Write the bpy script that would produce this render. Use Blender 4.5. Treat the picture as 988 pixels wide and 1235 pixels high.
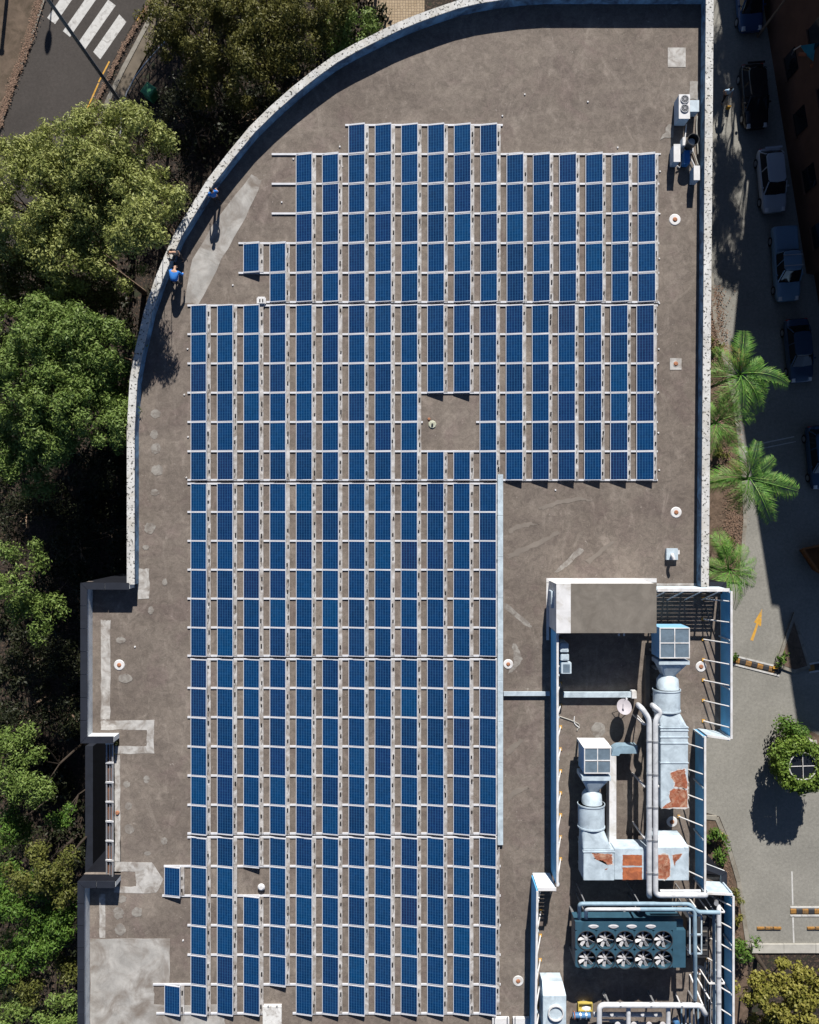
import bpy, bmesh, math, random
from mathutils import Vector, Matrix, Euler, noise
rng = random.Random(7)
for o in list(bpy.data.objects): bpy.data.objects.remove(o)
scene = bpy.context.scene
col = scene.collection
rad = math.radians

# ------------------------------------------------------------------ camera, sky, sun, exposure
CAM_Z, FOC, ROOF = 57.0, 957.0, 11.0          # camera height, focal length in photo pixels, roof height
cam = bpy.data.objects.new('camera', bpy.data.cameras.new('camera'))
col.objects.link(cam); scene.camera = cam
cam.location = (0, 0, CAM_Z); cam.rotation_euler = (0, 0, 0)
cam.data.sensor_fit = 'VERTICAL'; cam.data.sensor_height = 24.0
cam.data.lens = 24.0 * FOC / 1235.0
cam.data.clip_start = 0.5; cam.data.clip_end = 3000

SUN_EL = rad(32.0); SUN_LAT = 0.10            # light travels towards -y and a little towards -x
ld = Vector((-SUN_LAT, -1.0, 0)).normalized() * math.cos(SUN_EL); ld.z = -math.sin(SUN_EL)
world = bpy.data.worlds.new('World'); scene.world = world; world.use_nodes = True
wn = world.node_tree.nodes; wl = world.node_tree.links
sky = wn.new('ShaderNodeTexSky'); sky.sky_type = 'NISHITA'; sky.sun_disc = False
sky.sun_elevation = SUN_EL; sky.sun_rotation = math.atan2(-ld.x, -ld.y)
sky.air_density = 0.45; sky.dust_density = 0.15; sky.ozone_density = 1.6
wl.new(sky.outputs[0], wn['Background'].inputs[0]); wn['Background'].inputs[1].default_value = 0.064
sun = bpy.data.objects.new('sun', bpy.data.lights.new('sun', 'SUN')); col.objects.link(sun)
sun.data.energy = 5.0; sun.data.angle = rad(0.5); sun.data.color = (1.0, 0.95, 0.875)
sun.rotation_euler = ld.to_track_quat('-Z', 'Y').to_euler(); sun.location = (0, 60, 90)
scene.view_settings.view_transform = 'Standard'; scene.view_settings.look = 'None'
scene.view_settings.gamma = 1.0; scene.view_settings.exposure = 0.76

# ------------------------------------------------------------------ helpers
def W(px, py, z):
    k = (CAM_Z - z) / FOC
    return Vector(((px - 494.0) * k, (617.5 - py) * k, z))
def R(px, py, h=0.0): return W(px, py, ROOF + h)
def G(px, py, h=0.0): return W(px, py, h)

def node_mat(name):
    m = bpy.data.materials.new(name); m.use_nodes = True
    nt = m.node_tree; b = nt.nodes['Principled BSDF']
    return m, nt, b
def new(nt, t, **kw):
    n = nt.nodes.new(t)
    for k, v in kw.items(): setattr(n, k, v)
    return n
def c4(c): return (c[0], c[1], c[2], 1.0)
def mix(nt, fac, a, b, mode='MIX'):
    n = new(nt, 'ShaderNodeMix', data_type='RGBA', blend_type=mode)
    for i, v in ((0, fac), (6, a), (7, b)):
        if isinstance(v, (int, float)): n.inputs[i].default_value = v
        elif isinstance(v, (tuple, list)): n.inputs[i].default_value = c4(v)
        else: nt.links.new(v, n.inputs[i])
    return n.outputs[2]
def noi(nt, vec, scale, detail=4, rough=0.6, dist=0.0):
    n = new(nt, 'ShaderNodeTexNoise'); n.inputs['Scale'].default_value = scale
    n.inputs['Detail'].default_value = detail; n.inputs['Roughness'].default_value = rough
    n.inputs['Distortion'].default_value = dist
    nt.links.new(vec, n.inputs['Vector']); return n.outputs[0]
def ramp(nt, v, p0, p1, c0=(0,0,0), c1=(1,1,1)):
    n = new(nt, 'ShaderNodeValToRGB'); e = n.color_ramp.elements
    e[0].position, e[1].position = p0, p1; e[0].color, e[1].color = c4(c0), c4(c1)
    nt.links.new(v, n.inputs[0]); return n.outputs[0]
def vmul(nt, vec, s):
    n = new(nt, 'ShaderNodeMapping'); n.inputs['Scale'].default_value = s
    nt.links.new(vec, n.inputs[0]); return n.outputs[0]
def bump(nt, b, h, strength, dist=0.02):
    n = new(nt, 'ShaderNodeBump'); n.inputs['Strength'].default_value = strength
    n.inputs['Distance'].default_value = dist
    nt.links.new(h, n.inputs['Height']); nt.links.new(n.outputs[0], b.inputs['Normal'])

def surf(name, c, var=0.25, scale=1.5, fine=18.0, rough=0.75, metal=0.0, dirt=None, dirt_amt=0.0, dirt_scale=1.2,
         spots=None, spot_scale=9.0, spot_at=0.66, bumps=0.15, spec=0.3):
    """plain weathered surface: blotches, fine grain, optional dirt and spots with shapes of their own"""
    m, nt, b = node_mat(name)
    tc = new(nt, 'ShaderNodeTexCoord').outputs['Object']
    d = tuple(x * (1 - var) for x in c); l = tuple(min(1, x * (1 + var * 0.7)) for x in c)
    big = ramp(nt, noi(nt, tc, scale, 5, 0.6, 0.4), 0.32, 0.68)
    fin = noi(nt, tc, fine, 3, 0.7)
    colr = mix(nt, big, d, l)
    colr = mix(nt, 0.35 * min(1, var * 3), colr, mix(nt, fin, (0.25,)*3, (0.75,)*3), 'OVERLAY')
    if dirt:
        f = ramp(nt, noi(nt, tc, dirt_scale, 6, 0.65, 0.8), 0.62 - 0.3*dirt_amt, 0.80 - 0.2*dirt_amt)
        colr = mix(nt, f, colr, dirt)
    if spots:
        f = ramp(nt, noi(nt, tc, spot_scale, 4, 0.6), spot_at, spot_at + 0.03)
        colr = mix(nt, f, colr, spots)
    nt.links.new(colr, b.inputs['Base Color'])
    b.inputs['Roughness'].default_value = rough; b.inputs['Metallic'].default_value = metal
    b.inputs['Specular IOR Level'].default_value = spec
    if bumps: bump(nt, b, fin, bumps)
    return m

M = {}
def roof_material():
    m, nt, b = node_mat('roof_membrane')
    tc = new(nt, 'ShaderNodeTexCoord').outputs['Object']
    n1 = ramp(nt, noi(nt, tc, 0.16, 6, 0.62, 0.6), 0.34, 0.68)
    c = mix(nt, n1, (0.134, 0.112, 0.096), (0.195, 0.167, 0.143))
    n2 = ramp(nt, noi(nt, vmul(nt, tc, (0.5, 1.3, 1)), 0.55, 6, 0.7, 1.2), 0.45, 0.75)
    c = mix(nt, mix(nt, 0.65, (0,0,0), n2), c, (0.108, 0.089, 0.080))
    n3 = ramp(nt, noi(nt, tc, 1.7, 5, 0.7, 0.5), 0.6, 0.82)
    c = mix(nt, mix(nt, 0.3, (0,0,0), n3), c, (0.245, 0.215, 0.190))
    # faint washed streaks where water runs
    n5 = ramp(nt, noi(nt, vmul(nt, tc, (0.8, 0.35, 1)), 0.55, 6, 0.62, 3.5), 0.54, 0.68)
    c = mix(nt, mix(nt, 0.42, (0,0,0), n5), c, (0.260, 0.225, 0.195))
    n4 = noi(nt, tc, 13, 4, 0.85)
    c = mix(nt, 0.55, c, ramp(nt, n4, 0.30, 0.70, (0.30,)*3, (0.70,)*3), 'OVERLAY')
    n6 = ramp(nt, noi(nt, tc, 2.6, 5, 0.75, 0.8), 0.35, 0.65, (0.36,)*3, (0.62,)*3)
    c = mix(nt, 0.8, c, n6, 'OVERLAY')
    n7 = noi(nt, tc, 0.33, 4, 0.6, 1.5)
    c = mix(nt, ramp(nt, n7, 0.52, 0.66), c, mix(nt, 1.0, c, (0.97, 0.93, 0.96), 'MULTIPLY'))
    sp = ramp(nt, noi(nt, tc, 5.5, 2, 0.5), 0.735, 0.75)
    c = mix(nt, mix(nt, 0.45, (0,0,0), sp), c, (0.34, 0.31, 0.28))
    nt.links.new(c, b.inputs['Base Color']); b.inputs['Roughness'].default_value = 0.9
    b.inputs['Specular IOR Level'].default_value = 0.2
    bump(nt, b, n4, 0.2)
    return m
def asphalt(name, lo, hi):
    m, nt, b = node_mat(name)
    tc = new(nt, 'ShaderNodeTexCoord').outputs['Object']
    c = mix(nt, ramp(nt, noi(nt, tc, 0.25, 6, 0.65, 0.5), 0.3, 0.7), lo, hi)
    g = noi(nt, tc, 14, 3, 0.8)
    c = mix(nt, 0.35, c, mix(nt, g, (0.15,)*3, (0.85,)*3), 'OVERLAY')
    c = mix(nt, 0.7, c, ramp(nt, noi(nt, tc, 5, 4, 0.8), 0.3, 0.7, (0.36,)*3, (0.64,)*3), 'OVERLAY')
    st = ramp(nt, noi(nt, tc, 0.8, 6, 0.7, 1.0), 0.62, 0.78)
    c = mix(nt, mix(nt, 0.35, (0,0,0), st), c, tuple(x * 0.55 for x in lo))
    nt.links.new(c, b.inputs['Base Color']); b.inputs['Roughness'].default_value = 0.88
    b.inputs['Specular IOR Level'].default_value = 0.25
    bump(nt, b, g, 0.3); return m
def panel_material():
    m, nt, b = node_mat('solar_cells')
    tc = new(nt, 'ShaderNodeTexCoord').outputs['Object']
    sep = new(nt, 'ShaderNodeSeparateXYZ'); nt.links.new(tc, sep.inputs[0])
    def lines(sock, off, pitch, half):
        a = new(nt, 'ShaderNodeMath', operation='ADD'); nt.links.new(sock, a.inputs[0]); a.inputs[1].default_value = off
        p = new(nt, 'ShaderNodeMath', operation='PINGPONG'); nt.links.new(a.outputs[0], p.inputs[0]); p.inputs[1].default_value = pitch / 2
        l = new(nt, 'ShaderNodeMath', operation='LESS_THAN'); nt.links.new(p.outputs[0], l.inputs[0]); l.inputs[1].default_value = half
        return l.outputs[0]
    lx = lines(sep.outputs[0], -0.035, 0.1533, 0.0095)
    ly = lines(sep.outputs[1], 0.035, 0.157, 0.0055)
    info = new(nt, 'ShaderNodeObjectInfo').outputs['Random']
    cr = new(nt, 'ShaderNodeValToRGB'); nt.links.new(info, cr.inputs[0])
    e = cr.color_ramp.elements
    e[0].position = 0.0; e[0].color = (0.0035, 0.030, 0.105, 1); e[1].position = 1.0; e[1].color = (0.0090, 0.022, 0.080, 1)
    for p, c in ((0.25, (0.0030, 0.036, 0.120)), (0.5, (0.0035, 0.026, 0.088)), (0.72, (0.0060, 0.027, 0.100)), (0.86, (0.0025, 0.042, 0.130))):
        k = e.new(p); k.color = c4(c)
    # each cell is a slightly different crystal batch
    cell = new(nt, 'ShaderNodeTexVoronoi'); cell.feature = 'F1'; cell.inputs['Scale'].default_value = 1.0; cell.inputs['Randomness'].default_value = 0
    mp = new(nt, 'ShaderNodeMapping'); mp.inputs['Scale'].default_value = (1/0.1533, 1/0.157, 0.0); mp.inputs['Location'].default_value = (0.27, 0.2, 0)
    nt.links.new(tc, mp.inputs[0]); nt.links.new(mp.outputs[0], cell.inputs['Vector'])
    wn_ = new(nt, 'ShaderNodeTexWhiteNoise', noise_dimensions='4D'); nt.links.new(cell.outputs['Position'], wn_.inputs[0]); nt.links.new(info, wn_.inputs[1])
    c = mix(nt, wn_.outputs[0], mix(nt, 1.0, cr.outputs[0], (0.78,)*3, 'MULTIPLY'), cr.outputs[0])
    c = mix(nt, mix(nt, 0.62, (0,0,0), lx), c, (0.045, 0.155, 0.30))
    c = mix(nt, mix(nt, 0.36, (0,0,0), ly), c, (0.045, 0.155, 0.30))
    dust = ramp(nt, noi(nt, tc, 1.3, 5, 0.6, 0.5), 0.45, 0.85)
    c = mix(nt, mix(nt, 0.015, (0,0,0), dust), c, (0.5, 0.47, 0.42))
    nt.links.new(c, b.inputs['Base Color']); b.inputs['Roughness'].default_value = 0.25
    b.inputs['Specular IOR Level'].default_value = 0.22
    return m
def leaf_material(name, a, b_, c_, trans=0.25, scale=0.9):
    m, nt, b = node_mat(name)
    tc = new(nt, 'ShaderNodeTexCoord').outputs['Object']
    c = mix(nt, ramp(nt, noi(nt, tc, scale, 3, 0.6), 0.35, 0.65), a, b_)
    c = mix(nt, ramp(nt, noi(nt, tc, scale * 6, 2, 0.6), 0.5, 0.7), c, c_)
    nt.links.new(c, b.inputs['Base Color']); b.inputs['Roughness'].default_value = 0.55
    b.inputs['Specular IOR Level'].default_value = 0.25
    t = new(nt, 'ShaderNodeBsdfTranslucent'); nt.links.new(c, t.inputs[0])
    mx = new(nt, 'ShaderNodeMixShader'); mx.inputs[0].default_value = trans
    nt.links.new(b.outputs[0], mx.inputs[1]); nt.links.new(t.outputs[0], mx.inputs[2])
    nt.links.new(mx.outputs[0], nt.nodes['Material Output'].inputs[0]); return m
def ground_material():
    m, nt, b = node_mat('shade_dark_litter')  # litter colours darkened, so woodland shade is painted into the ground
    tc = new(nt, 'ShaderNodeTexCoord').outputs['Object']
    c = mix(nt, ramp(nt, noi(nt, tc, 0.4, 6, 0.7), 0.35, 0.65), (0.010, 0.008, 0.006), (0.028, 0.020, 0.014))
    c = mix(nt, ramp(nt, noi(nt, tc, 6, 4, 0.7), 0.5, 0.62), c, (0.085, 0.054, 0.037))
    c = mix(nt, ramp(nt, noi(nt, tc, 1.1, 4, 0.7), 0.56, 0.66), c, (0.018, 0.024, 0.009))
    nt.links.new(c, b.inputs['Base Color']); b.inputs['Roughness'].default_value = 0.95
    bump(nt, b, noi(nt, tc, 9, 4, 0.7), 0.6, 0.05); return m
def paving_material():
    m, nt, b = node_mat('small_beige_pavers')
    tc = new(nt, 'ShaderNodeTexCoord').outputs['Object']
    v = new(nt, 'ShaderNodeTexVoronoi', feature='DISTANCE_TO_EDGE'); v.inputs['Scale'].default_value = 5.0; v.inputs['Randomness'].default_value = 0.25
    nt.links.new(tc, v.inputs['Vector'])
    v2 = new(nt, 'ShaderNodeTexVoronoi'); v2.inputs['Scale'].default_value = 5.0; v2.inputs['Randomness'].default_value = 0.25
    nt.links.new(tc, v2.inputs['Vector'])
    c = mix(nt, v2.outputs['Color'], (0.27, 0.20, 0.125), (0.37, 0.285, 0.19))
    c = mix(nt, ramp(nt, v.outputs['Distance'], 0.03, 0.10), (0.10, 0.075, 0.05), c)
    nt.links.new(c, b.inputs['Base Color']); b.inputs['Roughness'].default_value = 0.85
    bump(nt, b, v.outputs['Distance'], 0.5); return m

M['roof'] = roof_material()
M['asphalt'] = asphalt('worn_grey_asphalt', (0.185, 0.180, 0.163), (0.245, 0.238, 0.216))
M['asphalt_dark'] = asphalt('dark_brown_asphalt', (0.042, 0.037, 0.034), (0.058, 0.051, 0.047))
M['cells'] = panel_material()
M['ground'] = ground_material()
M['pavers'] = paving_material()
M['alu'] = surf('anodised_aluminium', (0.55, 0.56, 0.595), 0.10, 2, 20, 0.45, 0.0, spec=0.5, bumps=0)
M['tray'] = surf('galvanised_cable_tray', (0.47, 0.465, 0.47), 0.25, 3.0, 16, 0.5, 0.0, dirt=(0.21, 0.185, 0.165), dirt_amt=0.75, dirt_scale=1.6, bumps=0)
M['white'] = surf('white_paint', (0.60, 0.60, 0.61), 0.12, 1.5, 14, 0.5, dirt=(0.42, 0.40, 0.37), dirt_amt=0.45, bumps=0.05)
M['coping'] = surf('lichen_spotted_white_coping', (0.50, 0.50, 0.49), 0.2, 1.2, 16, 0.8, dirt=(0.40, 0.38, 0.34), dirt_amt=0.5, dirt_scale=0.9,
                   spots=(0.035, 0.035, 0.032), spot_scale=7.5, spot_at=0.575)
M['wall'] = surf('shade_blue_render', (0.20, 0.36, 0.52), 0.15, 0.8, 10, 0.8, dirt=(0.07, 0.10, 0.15), dirt_amt=0.8, dirt_scale=1.3)  # pale wall, tinted blue to imitate its inner face in shade
M['slate'] = surf('slate_blue_metal_coping', (0.016, 0.019, 0.028), 0.2, 1.5, 16, 0.55, spec=0.4)
M['facade'] = surf('shade_dark_facade', (0.010, 0.011, 0.015), 0.2, 0.6, 8, 0.9, spec=0.05)  # near black colour stands in for tree shade on the outer walls
M['patch'] = surf('pale_sealant_patch', (0.34, 0.33, 0.315), 0.25, 1.4, 14, 0.9, dirt=(0.165, 0.14, 0.12), dirt_amt=0.62, dirt_scale=0.6)
M['patch2'] = surf('whitish_sealant_strip', (0.42, 0.41, 0.395), 0.2, 2.0, 14, 0.9, dirt=(0.19, 0.165, 0.145), dirt_amt=0.65, dirt_scale=1.6)
M['patch3'] = surf('faint_round_patch', (0.26, 0.245, 0.225), 0.2, 2.0, 14, 0.9, dirt=(0.14, 0.12, 0.105), dirt_amt=0.7, dirt_scale=2.5)
M['concrete'] = surf('tan_concrete', (0.165, 0.148, 0.128), 0.22, 0.9, 11, 0.9, dirt=(0.12,0.105,0.09), dirt_amt=0.5, dirt_scale=0.8)
M['concrete_l'] = surf('light_concrete', (0.36, 0.35, 0.32), 0.18, 1.0, 14, 0.88)
M['screen'] = surf('shade_blue_screen_sheet', (0.12, 0.45, 0.78), 0.12, 0.7, 10, 0.55, spec=0.4, dirt=(0.08, 0.33, 0.60), dirt_amt=0.4, dirt_scale=0.5, bumps=0.03)  # whitish sheet; the blue of its shaded faces is put into the colour
M['duct'] = surf('painted_galvanised_duct', (0.46, 0.545, 0.61), 0.10, 1.1, 14, 0.5, spec=0.45, dirt=(0.31, 0.37, 0.42), dirt_amt=0.75, dirt_scale=1.6, bumps=0.08)
M['duct_shade_blue'] = surf('shade_blue_duct', (0.20, 0.42, 0.64), 0.12, 1.1, 14, 0.5, spec=0.45, bumps=0.05)  # white hood metal, given the blue of its shaded side
M['rust'] = surf('red_brown_rust', (0.27, 0.085, 0.045), 0.45, 2.6, 9, 0.85, dirt=(0.42, 0.26, 0.18), dirt_amt=0.55, dirt_scale=3.2)
M['rust2'] = surf('orange_rust', (0.36, 0.115, 0.048), 0.4, 2.6, 9, 0.85, dirt=(0.24, 0.075, 0.04), dirt_amt=0.6, dirt_scale=3.0)
M['filter'] = surf('grey_filter_mesh', (0.115, 0.16, 0.205), 0.2, 3, 30, 0.7)
M['teal'] = surf('teal_painted_steel', (0.030, 0.080, 0.120), 0.15, 1.4, 14, 0.45, spec=0.5, dirt=(0.024, 0.058, 0.085), dirt_amt=0.4)
M['pipe'] = surf('lagged_white_pipe', (0.50, 0.515, 0.54), 0.15, 2.0, 14, 0.55, dirt=(0.34, 0.35, 0.37), dirt_amt=0.5, dirt_scale=1.5, bumps=0.05)
M['pipe_g'] = surf('blue_grey_pipe', (0.20, 0.29, 0.36), 0.2, 2.0, 14, 0.5, bumps=0.05)
M['black'] = surf('black_rubber', (0.012, 0.012, 0.014), 0.2, 3, 14, 0.7, bumps=0)
M['dark'] = surf('dark_steel', (0.035, 0.036, 0.040), 0.2, 3, 14, 0.5, bumps=0)
M['blade'] = surf('pale_fan_blade', (0.36, 0.36, 0.38), 0.15, 4, 20, 0.35, spec=0.6, bumps=0)
M['steel'] = surf('silver_steel', (0.40, 0.41, 0.43), 0.15, 3, 14, 0.35, 0.6, bumps=0)
M['yellow'] = surf('yellow_paint', (0.55, 0.30, 0.045), 0.25, 3, 20, 0.8, dirt=(0.22, 0.18, 0.13), dirt_amt=0.4, dirt_scale=3)
M['roadwhite'] = surf('worn_white_road_paint', (0.50, 0.50, 0.49), 0.15, 2, 16, 0.8, dirt=(0.24, 0.23, 0.22), dirt_amt=0.45, dirt_scale=2.0)
M['kerb'] = surf('weathered_kerb_concrete', (0.24, 0.225, 0.195), 0.2, 1.5, 14, 0.9, dirt=(0.13, 0.115, 0.09), dirt_amt=0.5)
M['footpath'] = surf('brown_stained_footpath', (0.135, 0.112, 0.085), 0.25, 0.8, 14, 0.9, dirt=(0.075, 0.06, 0.04), dirt_amt=0.5)
M['verge'] = surf('dry_brown_verge', (0.115, 0.085, 0.062), 0.3, 0.8, 12, 0.95, dirt=(0.06, 0.045, 0.03), dirt_amt=0.6)
M['soil'] = surf('mulch_soil', (0.10, 0.070, 0.050), 0.35, 1.6, 10, 0.95, dirt=(0.17, 0.12, 0.09), dirt_amt=0.5, dirt_scale=3, bumps=0.5)
M['dryleaf'] = surf('fallen_brown_leaves', (0.215, 0.140, 0.100), 0.5, 6, 20, 0.9, dirt=(0.10, 0.065, 0.045), dirt_amt=0.6, dirt_scale=5, bumps=0)
M['brick'] = surf('brown_brick', (0.105, 0.052, 0.034), 0.2, 0.8, 12, 0.9)
M['glass'] = surf('dark_window_glass', (0.010, 0.012, 0.016), 0.1, 1, 5, 0.06, spec=0.8, bumps=0)
M['tealcloth'] = surf('teal_canvas', (0.03, 0.22, 0.27), 0.2, 1.5, 12, 0.7)
M['green_box'] = surf('green_enamel', (0.05, 0.22, 0.11), 0.15, 2, 14, 0.5)
M['bark'] = surf('pale_gum_bark', (0.22, 0.155, 0.11), 0.35, 1.2, 10, 0.9, dirt=(0.10, 0.07, 0.05), dirt_amt=0.5, bumps=0.4)
M['bark_d'] = surf('shade_dark_bark', (0.045, 0.034, 0.026), 0.35, 1.2, 10, 0.9, bumps=0.4)  # bark colour darkened to imitate trunks standing in shade
M['palmbark'] = surf('palm_bark', (0.16, 0.13, 0.10), 0.3, 3, 10, 0.9, bumps=0.4)
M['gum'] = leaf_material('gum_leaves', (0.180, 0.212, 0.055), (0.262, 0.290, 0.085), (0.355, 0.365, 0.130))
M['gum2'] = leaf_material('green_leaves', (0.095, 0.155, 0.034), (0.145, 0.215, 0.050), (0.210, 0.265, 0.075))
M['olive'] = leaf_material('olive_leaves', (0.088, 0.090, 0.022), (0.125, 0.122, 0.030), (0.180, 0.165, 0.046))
M['bright'] = leaf_material('bright_green_leaves', (0.055, 0.120, 0.018), (0.092, 0.175, 0.028), (0.150, 0.220, 0.044))
M['gold'] = leaf_material('yellow_green_leaves', (0.135, 0.140, 0.025), (0.215, 0.205, 0.042), (0.310, 0.270, 0.075))
M['under'] = leaf_material('shade_dark_understory', (0.012, 0.018, 0.007), (0.022, 0.028, 0.010), (0.040, 0.036, 0.018))  # leaf colours darkened to imitate the black woodland shade
M['palm'] = leaf_material('palm_fronds', (0.070, 0.185, 0.030), (0.130, 0.290, 0.050), (0.250, 0.345, 0.095), 0.35)
M['drypalm'] = leaf_material('dry_palm_frond', (0.22, 0.15, 0.05), (0.28, 0.20, 0.07), (0.2, 0.16, 0.05), 0.2)

class MB:
    """collects faces of ONE object"""
    def __init__(s): s.v = []; s.f = []; s.m = []; s.mi = 0
    def add(s, vs, fs):
        k = len(s.v); s.v += [tuple(x) for x in vs]
        for f in fs: s.f.append(tuple(i + k for i in f)); s.m.append(s.mi)
        return s
    def bx(s, x0, x1, y0, y1, z0, z1):
        x0, x1 = min(x0, x1), max(x0, x1); y0, y1 = min(y0, y1), max(y0, y1)
        return s.add([(x0,y0,z0),(x1,y0,z0),(x1,y1,z0),(x0,y1,z0),(x0,y0,z1),(x1,y0,z1),(x1,y1,z1),(x0,y1,z1)],
                     [(0,3,2,1),(4,5,6,7),(0,1,5,4),(1,2,6,5),(2,3,7,6),(3,0,4,7)])
    def prism(s, poly, z0, z1):
        a = sum(poly[i][0]*poly[(i+1) % len(poly)][1] - poly[(i+1) % len(poly)][0]*poly[i][1] for i in range(len(poly)))
        if a < 0: poly = poly[::-1]
        n = len(poly)
        return s.add([(p[0],p[1],z0) for p in poly] + [(p[0],p[1],z1) for p in poly],
                     [tuple(range(n))[::-1], tuple(range(n, 2*n))] + [(i,(i+1) % n,n+(i+1) % n,n+i) for i in range(n)])
    def loft(s, rings, caps=True):
        n = len(rings[0]); vs = [p for r in rings for p in r]; fs = []
        for j in range(len(rings) - 1):
            for i in range(n): fs.append((j*n+i, j*n+(i+1) % n, (j+1)*n+(i+1) % n, (j+1)*n+i))
        if caps: fs += [tuple(range(n))[::-1], tuple(range((len(rings)-1)*n, len(rings)*n))]
        return s.add(vs, fs)
    def tube(s, pts, r, n=10, caps=True):
        pts = [Vector(p) for p in pts]; rs = r if isinstance(r, (list, tuple)) else [r]*len(pts)
        rings = []; ref = None
        for i, p in enumerate(pts):
            d = (pts[min(i+1, len(pts)-1)] - pts[max(i-1, 0)]).normalized()
            if ref is None: ref = Vector((0,0,1)) if abs(d.z) < 0.9 else Vector((1,0,0))
            u = d.cross(ref).normalized(); w = u.cross(d).normalized(); ref = w
            rings.append([p + (u*math.cos(a) + w*math.sin(a))*rs[i] for a in (2*math.pi*k/n for k in range(n))])
        return s.loft(rings, caps)
    def bar(s, a, b, w, h):
        """square bar from a to b"""
        a, b = Vector(a), Vector(b); d = (b-a).normalized()
        ref = Vector((0,0,1)) if abs(d.z) < 0.95 else Vector((1,0,0))
        u = d.cross(ref).normalized()*w/2; t = u.cross(d).normalized()*h/2
        return s.loft([[q+u+t, q-u+t, q-u-t, q+u-t] for q in (a, b)])
    def disc(s, c, r, z0, z1, n=24, r2=None):
        r2 = r if r2 is None else r2
        return s.loft([[(c[0]+q*math.cos(2*math.pi*k/n), c[1]+q*math.sin(2*math.pi*k/n), z) for k in range(n)] for q, z in ((r,z0),(r2,z1))])
    def ring(s, c, ro, ri, z0, z1, n=28):
        def cir(q, z): return [(c[0]+q*math.cos(2*math.pi*k/n), c[1]+q*math.sin(2*math.pi*k/n), z) for k in range(n)]
        return s.loft([cir(ro,z0), cir(ro,z1), cir(ri,z1), cir(ri,z0), cir(ro,z0)], False)
    def mesh(s, name, mats, org=(0,0,0), smooth=False, bevel=0.0):
        me = bpy.data.meshes.new(name); ox, oy, oz = org
        me.from_pydata([(x-ox, y-oy, z-oz) for x, y, z in s.v], [], s.f)
        for m in (mats if isinstance(mats, (list, tuple)) else [mats]): me.materials.append(m)
        me.polygons.foreach_set('material_index', s.m)
        if bevel:
            bm = bmesh.new(); bm.from_mesh(me); bmesh.ops.remove_doubles(bm, verts=bm.verts, dist=1e-5)
            es = [e for e in bm.edges if e.is_manifold and e.calc_face_angle(0) > 0.6]
            bmesh.ops.bevel(bm, geom=es, offset=bevel, segments=2, affect='EDGES', clamp_overlap=True)
            bm.to_mesh(me); bm.free()
        if smooth:
            me.polygons.foreach_set('use_smooth', [True]*len(me.polygons))
            try: me.set_sharp_from_angle(angle=rad(35))
            except Exception: pass
        me.update(); return me
    def build(s, name, mats, parent=None, smooth=False, bevel=0.0, org=None):
        o_ = org if org is not None else (ROOTLOC.get(root_of(parent).name, (0,0,0)) if parent else (0,0,0))
        o = bpy.data.objects.new(name, s.mesh(name, mats, o_, smooth, bevel)); col.objects.link(o)
        if parent: o.parent = parent
        elif org is not None: o.location = org
        return o
ROOTLOC = {}
def root_of(o):
    while o.parent: o = o.parent
    return o
def tag(o, label, cat, group=None):
    o['label'] = label; o['category'] = cat
    if group: o['group'] = group
    return o
def thing(name, label, cat, loc=(0,0,0), rotz=0.0, group=None):
    o = bpy.data.objects.new(name, None); o.empty_display_size = 0.3; col.objects.link(o)
    o.location = loc; o.rotation_euler = (0,0,rotz); ROOTLOC[o.name] = tuple(loc)
    return tag(o, label, cat, group)
def struct(o): o['kind'] = 'structure'; return o
def stuff(o): o['kind'] = 'stuff'; return o
def inst(name, me, parent, loc=(0,0,0), rot=(0,0,0), sc=(1,1,1)):
    o = bpy.data.objects.new(name, me); col.objects.link(o); o.parent = parent
    o.location = loc; o.rotation_euler = rot; o.scale = sc; return o
def box_px(mb, x0, x1, y0, y1, h0, h1):
    """box whose TOP face (at roof height + h1) covers the given photo rectangle"""
    a = R(x0, y1, h1); b = R(x1, y0, h1)
    return mb.bx(a.x, b.x, a.y, b.y, ROOF+h0, ROOF+h1)
def one(name, mats, parent, f, **kw):
    mb = MB(); f(mb); return mb.build(name, mats, parent, **kw)

# ------------------------------------------------------------------ ground, roads, pavements
def sheet(name, px, z, mat, thick=None):
    mb = MB(); pts = [G(x, y, z) for x, y in px]
    if thick: mb.prism([(p.x, p.y) for p in pts], z-thick, z)
    else:
        q = [(p.x, p.y) for p in pts]
        if sum(q[i][0]*q[(i+1) % len(q)][1]-q[(i+1) % len(q)][0]*q[i][1] for i in range(len(q))) < 0: pts = pts[::-1]
        mb.add(pts, [tuple(range(len(pts)))])
    return mb.build(name, mat)
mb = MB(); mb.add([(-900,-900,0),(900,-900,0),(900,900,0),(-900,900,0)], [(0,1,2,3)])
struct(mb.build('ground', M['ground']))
struct(sheet('road_left', [(58,-60),(55,0),(35,58),(15,110),(-4,170),(-40,300),(-140,560),(-400,1200),(-250,1200),(-80,560),(-30,450),(24,350),(62,255),(103,150),(133,80),(158,32),(185,-10),(215,-60)], 0.004, M['asphalt_dark']))
struct(sheet('verge', [(55,-60),(50,0),(29,58),(9,110),(-12,170),(-50,300),(-150,560),(-400,560),(-400,-60)], 0.012, M['verge']))
struct(sheet('footpath_left', [(212,-30),(196,30),(184,52),(165,86),(148,122),(142,165),(120,215),(96,262),(84,258),(106,205),(126,150),(133,124),(150,88),(172,45),(196,-5),(206,-30)], 0.10, M['footpath'], 0.1))
struct(sheet('kerb_left', [(171,46),(150,86),(133,122),(122,150),(117,148),(128,119),(146,82),(167,43),(188,3),(193,6)], 0.14, M['kerb'], 0.14))
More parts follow.
